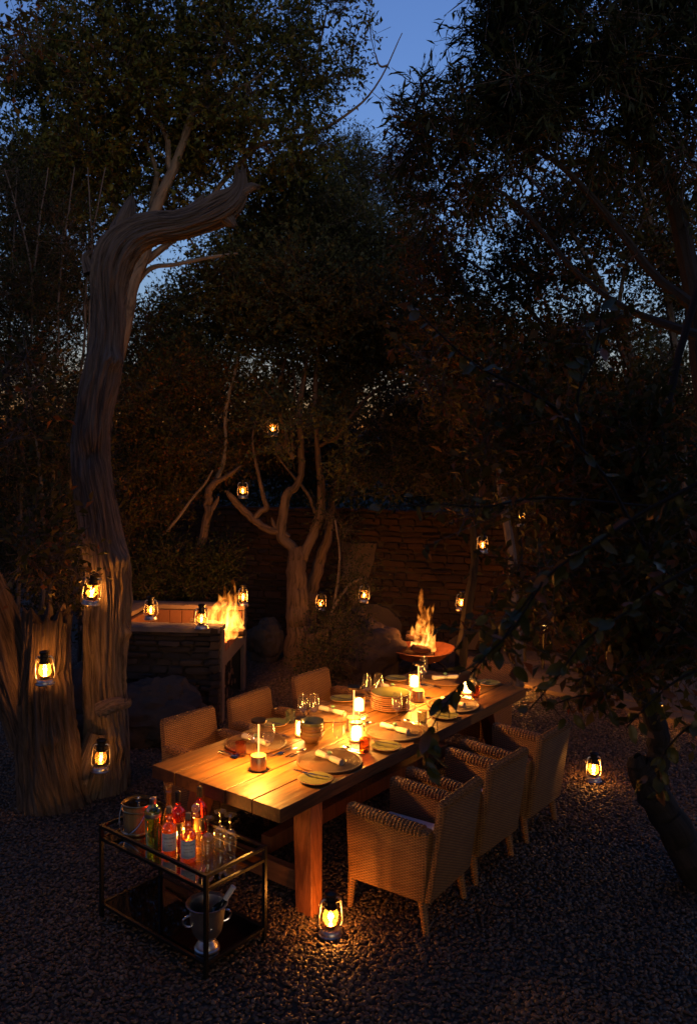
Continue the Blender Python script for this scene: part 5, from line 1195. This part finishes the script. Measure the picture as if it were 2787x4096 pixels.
# right hand trees
t4 = tree_root('willow_leaved_tree', 'near black tree with long narrow drooping leaves at the top right', 1300, 6.6); bough_b = B()
W_ = bpts(limb(bough_b, to3([(1640, 1500, 30), (1600, 900, 26), (1540, 500, 20), (1440, 250, 14), (1340, 100, 8)], 6.8), 8, 6, .2, 1), limb(bough_b, to3([(1580, 700, 14), (1480, 620, 10), (1370, 480, 8), (1250, 360, 6), (1100, 300, 4), (960, 260, 2)], 6.6), 7, 6, .2, 2), limb(bough_b, to3([(1580, 760, 12), (1420, 700, 7), (1300, 610, 6), (1180, 470, 4.5), (1080, 400, 2)], 6.4), 6, 6, .2, 3))
L4 = [(x, y, 6.6 + dz, rx, ry, .7, w_) for x, y, rx, ry, w_, dz in ((1105, 40, 60, 70, .9, 0), (1180, 50, 100, 80, 1.3, .2), (1320, 60, 110, 90, 1.5, 0), (1460, 60, 100, 90, 1.4, .3), (1560, 60, 80, 90, 1.3, 0), (1150, 160, 75, 80, 1.2, .2), (1230, 180, 100, 80, 1.5, 0), (1370, 190, 100, 90, 1.5, .2), (1500, 210, 100, 90, 1.2, .1), (930, 275, 55, 45, .7, 0), (1025, 275, 75, 55, 1.0, .2), (1120, 270, 80, 70, 1.2, .1), (960, 215, 22, 30, .2, .1), (1240, 300, 90, 70, 1.1, .1), (950, 330, 60, 60, .8, .3), (1040, 360, 80, 70, 1.0, .2), (1400, 330, 100, 80, 1.0, .3), (1540, 350, 80, 90, 1.0, .2), (1150, 400, 80, 60, .8, .3), (1000, 460, 70, 60, .8, .4), (900, 290, 40, 35, .5, .1))]
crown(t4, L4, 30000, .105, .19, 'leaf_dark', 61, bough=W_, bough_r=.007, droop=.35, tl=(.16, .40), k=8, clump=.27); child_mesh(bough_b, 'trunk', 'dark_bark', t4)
# unseen leaf canopy added over and behind the camera to cut sky light
ov = Leaves(); r = np.random.default_rng(62); nO = 42000; cl_ = np.stack([r.uniform(-9, 10, 360), r.uniform(-9, 2.8, 360), r.uniform(4.9, 5.5, 360)], 1); P = cl_[r.integers(0, 360, nO)] + r.normal(size=(nO, 3)) * np.array([.8, .7, .22]); P = P[P[:, 2] > 3.2 + .62 * np.maximum(P[:, 1], 0) + .9]; nO = len(P)
ax = nrm(r.normal(size=(nO, 3)) * np.array([1, 1, .4])); no = nrm(np.cross(ax, r.normal(size=(nO, 3)) * np.array([1, 1, .3]))); ov.add(P, ax, no, r.uniform(.18, .34, nO), r.uniform(.08, .15, nO)); o = ov.obj('added_shade_canopy', 'leaf_dark', t4); o['kind'] = 'stuff'
t5 = tree_root('slender_branched_tree', 'mid green tree with long thin pale branches on the right', 1400, 9.0); bough_b = B(); X_ = []
for pts in ([(1480, 1500, 16), (1470, 1100, 13), (1440, 850, 10), (1380, 680, 7), (1290, 520, 5), (1200, 400, 3)], [(1470, 1100, 9), (1380, 950, 7), (1250, 760, 5), (1130, 640, 4), (1010, 560, 2)], [(1560, 1400, 12), (1540, 900, 9), (1500, 600, 7), (1440, 380, 5), (1400, 150, 3)], [(1440, 860, 7), (1400, 760, 5), (1420, 600, 4), (1480, 450, 2)], [(1175, 1560, 13), (1165, 1300, 11), (1120, 1000, 8), (1100, 800, 6), (1050, 640, 4), (1000, 500, 2)], [(1120, 1000, 6), (1200, 860, 5), (1300, 760, 4), (1420, 690, 2)]): X_ += limb(bough_b, to3(pts, 9.0), 6, 6, .3, len(X_))
L5 = [(x, y, 9.0 + dz, rx, ry, .9, w_) for x, y, rx, ry, w_, dz in ((990, 540, 60, 60, .7, .3), (1090, 560, 60, 50, .2, .5), (1170, 540, 80, 70, .9, .2), (1290, 480, 90, 70, 1.0, .4), (1420, 470, 90, 80, 1.0, .2), (1540, 500, 70, 90, 1.1, .4), (1000, 660, 70, 70, 1.0, .4), (1100, 690, 70, 60, .35, .5), (1210, 650, 80, 70, .9, .2), (1340, 650, 80, 60, .3, .5), (1460, 620, 80, 70, .9, .2), (1560, 680, 50, 80, .8, .3), (1010, 780, 80, 75, 1.1, .2), (1130, 800, 80, 60, .9, .3), (1250, 780, 85, 70, 1.0, .2), (1380, 780, 85, 70, 1.0, .4), (1500, 800, 70, 60, .3, .3), (1090, 890, 90, 70, 1.2, .2), (1240, 890, 90, 70, 1.2, .3), (1380, 900, 90, 70, 1.1, .2), (1500, 930, 90, 80, .9, .3))]
crown(t5, L5, 58000, .058, .5, 'leaf_rust', 71, bough=X_, bough_r=.008); child_mesh(bough_b, 'trunk', 'twig_bark', t5)
t6 = tree_root('dark_hedge_tree', 'dense dark leafy tree hiding the wall on the right', 1350, 9.8); 
L6 = [(x, y, yy, rx, ry, .6, w_) for x, y, rx, ry, w_, yy in ((960, 900, 85, 60, 1.0, 11.0), (900, 990, 80, 70, 1.0, 11.2), (1000, 1010, 90, 80, 1.3, 10.8), (820, 1060, 60, 60, .8, 11.3), (920, 1090, 80, 50, .9, 11.0), (1100, 1010, 90, 80, 1.3, 10.4), (1220, 1000, 90, 90, 1.3, 10.2), (1340, 1020, 90, 90, 1.3, 10.0), (1460, 1050, 90, 90, 1.3, 9.8), (1560, 1060, 60, 90, 1.3, 10.1), (1080, 1100, 80, 50, .8, 10.6), (1280, 1120, 90, 70, 1.0, 10.2), (1400, 1170, 90, 80, 1.2, 9.8), (1530, 1190, 80, 80, 1.0, 10.2), (1380, 1290, 90, 80, 1.1, 9.6), (1500, 1320, 90, 70, 1.2, 9.9), (1330, 1390, 60, 60, .7, 9.6), (1450, 1420, 90, 60, 1.0, 9.2), (1560, 1420, 60, 80, 1.1, 9.0), (1270, 1250, 50, 70, .6, 10.0))]
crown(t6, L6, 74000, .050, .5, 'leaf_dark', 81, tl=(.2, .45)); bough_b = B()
for pts in ([(1185, 1500, 9), (1180, 1300, 8), (1165, 1100, 7), (1150, 950, 4)], [(1320, 1560, 10), (1330, 1350, 9), (1310, 1150, 7), (1330, 950, 4)], [(1040, 1540, 16), (1060, 1380, 12), (1075, 1250, 9), (1060, 1050, 6)]): limb(bough_b, to3(pts, 10.6), 7, 6, .4, pts[0][0])
child_mesh(bough_b, 'trunk', 'dark_bark', t6)
for k, (nm, lab_, lob, cnt, mt) in enumerate((('far_tree', 'pale far tree showing in the sky gap above the round crown', [(780, 390, 19, 45, 70, 1.2), (840, 420, 19, 60, 70, 1.2), (920, 430, 20, 60, 60, 1.2, .8), (740, 470, 19, 60, 60, 1), (810, 340, 19, 30, 35, .6, .6)], 24000, 'leaf_grey'),
        ('far_tree', 'far tree half seen through the gap beside the bent dead limb', [(380, 760, 18, 80, 80, 1.2, .35), (330, 880, 18, 80, 70, 1.2, .8), (440, 800, 18, 80, 80, 1.2), (560, 540, 18, 80, 60, 1, .7)], 24000, 'leaf_olive'),
        ('far_tree', 'far tree half seen through the right hand branches', [(1100, 760, 18, 90, 70, 1.2, .6), (1250, 820, 18, 110, 80, 1.2, .9), (1420, 820, 18, 100, 70, 1.2, .6), (1540, 760, 18, 80, 90, 1.2, .6), (1180, 640, 18, 70, 50, 1, .2)], 18000, 'leaf_grey'))):
    t = tree_root(nm, lab_, lob[0][0], lob[0][2], group='far trees'); crown(t, lob, cnt, .06, .5, mt, 90 + k, tl=(.3, .6)); b = B(); l0 = lob[0]; limb(b, to3([(l0[0] + 20, 1150, 6), (l0[0] + 10, 800, 5), (l0[0], l0[1], 3)], l0[2]), 6, 5, .3, k); child_mesh(b, 'trunk', 'twig_bark', t)
hg = tree_root('tall_hedge', 'tall dense hedge rising behind the dry stone wall', 700, 15.2, 'hedge')
crown(hg, [(x_, y_, 15.2 + .4 * (i_ % 2), 90, 75, .8) for i_, (x_, y_) in enumerate([(x_, y_) for x_ in range(240, 1400, 105) for y_ in (955 + (x_ * 37 % 40), 1070)])], 52000, .085, .5, 'leaf_rust', 97, tl=(.3, .6), k=8)
woods = Leaves(); r = np.random.default_rng(5); nW = 60000; bx = np.stack([r.uniform(-14, 14, nW), r.uniform(21, 24, nW), np.zeros(nW)], 1); top = 5.6 + 1.2 * np.sin(bx[:, 0] * .9) + .7 * np.sin(bx[:, 0] * 2.3 + 1); bx[:, 2] = top * r.random(nW) ** .7
ax = nrm(r.normal(size=(nW, 3))); no = nrm(np.cross(ax, r.normal(size=(nW, 3)))); woods.add(bx, ax, no, r.uniform(.10, .2, nW), r.uniform(.05, .1, nW)); wo = woods.obj('distant_woods', 'leaf_dark', None); wo['kind'] = 'stuff'

# gnarled tree in front on the right, its branches hanging over the table
g_ = tree_root('gnarled_tree', 'crooked dark trunk at the right edge with broad leaves hanging before the table', 1500, 5.2); yg = 5.2; bough_b = B()
limb(bough_b, to3([(1660, 2100, 50), (1590, 1990, 44), (1535, 1890, 40), (1490, 1815, 36), (1462, 1765, 34), (1448, 1735, 26), (1446, 1722, 14)], yg), 14, 6, .25, 1)
limb(bough_b, to3([(1475, 1790, 26), (1492, 1730, 27), (1494, 1680, 25), (1480, 1620, 24), (1452, 1560, 23), (1432, 1500, 21), (1420, 1420, 18), (1436, 1320, 15), (1470, 1200, 13), (1500, 1000, 11), (1540, 800, 9), (1600, 600, 8)], yg), 12, 6, .2, 2)
limb(bough_b, to3([(1440, 1500, 12), (1500, 1440, 10), (1560, 1400, 9), (1640, 1380, 8)], yg), 8, 5, .2, 3)
child_mesh(bough_b, 'trunk', 'dark_bark', g_)
yb = 3.0; BR_ = [([(1620, 1080, 7), (1480, 1150, 5), (1340, 1240, 4), (1290, 1270, 3.5), (1230, 1320, 3), (1170, 1400, 2.5), (1130, 1480, 2)], 0), ([(1640, 1250, 6), (1480, 1340, 4), (1420, 1390, 3.5), (1330, 1450, 3), (1260, 1540, 2.5), (1200, 1610, 1.6)], .2),
  ([(1460, 1240, 6), (1370, 1080, 5), (1310, 1010, 4.5), (1260, 930, 4), (1180, 880, 3.5), (1080, 830, 3), (1000, 760, 2.4), (930, 690, 1.5)], .6), ([(1320, 1010, 4), (1310, 900, 3.5), (1350, 800, 2.6), (1366, 690, 1.5)], .6), ([(1480, 1150, 4), (1240, 1130, 3), (1100, 1150, 2.5), (1000, 1145, 2), (860, 1150, 1.4)], .7),
  ([(1230, 1320, 3), (1160, 1430, 2.6), (1100, 1490, 2), (1050, 1550, 1.6), (990, 1600, 1)], -.1), ([(1100, 1490, 2), (1030, 1570, 1.7), (985, 1640, 1.4), (960, 1690, 1.2), (968, 1745, .8)], -.15), ([(1640, 1500, 4), (1540, 1540, 3), (1480, 1590, 2.4), (1420, 1650, 1.6)], .4), ([(1640, 1620, 4), (1560, 1650, 3), (1500, 1720, 2), (1490, 1800, 1)], .5), ([(1640, 1330, 4), (1560, 1330, 3), (1500, 1290, 2), (1440, 1260, 1.2)], .3), ([(1560, 1400, 3), (1400, 1560, 2.4), (1310, 1580, 2), (1250, 1600, 1)], .8)]
bough_b = B(); sites = []
for pts, dz in BR_:
    P = limb(bough_b, to3(pts, yb + dz), 6, 6, .5, pts[0][0]); n_ = len(P)
    for j in range(3, n_):
        for _ in range(1 if j % 2 else 2): sites.append((P[j], (P[j] - P[j - 1]).normalized(), j / n_))
    for _ in range(3):
        j = random.randrange(n_ // 3, n_); d = Vector((random.gauss(0, 1), random.gauss(0, .5), random.gauss(-.4, .7))).normalized(); L_ = random.uniform(.06, .14); q_ = P[j] + d * L_; limb(bough_b, [(*P[j], .0022), (*(P[j] + d * L_ * .5 + Vector((0, 0, -.01))), .0016), (*q_, .0009)], 5, 3, .6, j)
        for u in (.45, .75, 1): sites.append((P[j].lerp(q_, u), d, .8))
child_mesh(bough_b, 'branches', 'dark_bark', g_)
Lg = [(x, y, yy, rx, ry, .35, w_) for x, y, rx, ry, w_, yy in ((1100, 1060, 60, 60, .7, 4.4), (1150, 1120, 50, 40, .3, 4.3), (1290, 1120, 80, 70, 1, 4.6), (1420, 1180, 90, 80, 1.1, 4.4), (1555, 1190, 60, 70, .6, 4.2), (1240, 1290, 70, 60, .7, 4.2), (1350, 1330, 80, 70, 1, 4.4), (1480, 1370, 90, 80, 1.2, 4.2), (1560, 1460, 60, 60, 1, 4.0), (1420, 1470, 80, 50, .8, 4.3), (1300, 1440, 60, 50, .5, 4.4), (1540, 1530, 40, 40, .4, 4.4), (1000, 850, 60, 60, .5, 4.6), (1120, 900, 80, 70, .7, 4.6), (1300, 960, 90, 80, .6, 4.6), (1460, 1000, 90, 80, 1, 4.5), (1330, 760, 60, 70, .25, 4.4), (1120, 1380, 50, 50, .35, 3.6), (1230, 1380, 55, 40, .25, 3.7), (1360, 1530, 70, 50, .5, 3.8), (1210, 1260, 50, 40, .25, 3.8), (1090, 1180, 60, 40, .4, 3.9), (1480, 1260, 80, 70, .9, 3.8))]
crown(g_, Lg, 9000, .064, .5, 'leaf_rust', 95, tl=(.12, .3), k=6, clump=.45)
bl = []
for k in range(3):
    r = random.Random(k); b = B(); m = 8
    for j in range(m + 1):
        t = j / m; w_ = .27 * math.sin(PI * min(1, t ** .8)) ** .75 * (1 + .12 * (r.random() - .5)); z = -.10 * t * t + .03 * math.sin(t * 7 + k); b.v += [(t, -w_, z + .07), (t, 0, z), (t, w_, z + .07)]
    for j in range(m): o = j * 3; b.f += [(o, o + 3, o + 4, o + 1), (o + 1, o + 4, o + 5, o + 2)]
    bl.append(b)
lm = [b.mesh('leaf', 'big_leaf_green', ang=80) for b in bl] + [b.mesh('leaf', 'big_leaf_rust', ang=80) for b in bl]
random.shuffle(sites)
for p, d, t in sites[:290]:
    me = lm[random.randrange(3) + (3 if random.random() < .2 else 0)]; o = link('leaf', me, g_); s = random.uniform(.048, .088)
    a = (d * .5 + Vector((random.gauss(0, .6), random.gauss(0, .6), random.gauss(-.35, .5)))).normalized(); n_ = Vector((random.gauss(0, .6), random.gauss(-.4, .6), .7)); n_ = (n_ - a * n_.dot(a)).normalized(); sd = n_.cross(a)
    mm = Matrix((a, sd, n_)).transposed().to_4x4(); mm.translation = p - g_.location; o.matrix_basis = mm @ Matrix.Diagonal((s, s * random.uniform(.85, 1.15), s, 1))
# fallen leaves on the gravel
lf = Leaves(); r = np.random.default_rng(77); nF = 420; P = np.stack([r.uniform(-3, 4.5, nF), r.uniform(3.8, 9, nF), np.full(nF, .03)], 1); ax = nrm(np.stack([r.normal(size=nF), r.normal(size=nF), r.normal(size=nF) * .2], 1)); no = np.tile(np.array([[0, 0, 1.]]), (nF, 1)); no = nrm(no - ax * (no * ax).sum(1, keepdims=True)); lf.add(P, ax, no, r.uniform(.03, .055, nF), r.uniform(.015, .028, nF)); fo_ = lf.obj('fallen_leaves', 'fallen_leaf', None); fo_['kind'] = 'stuff'
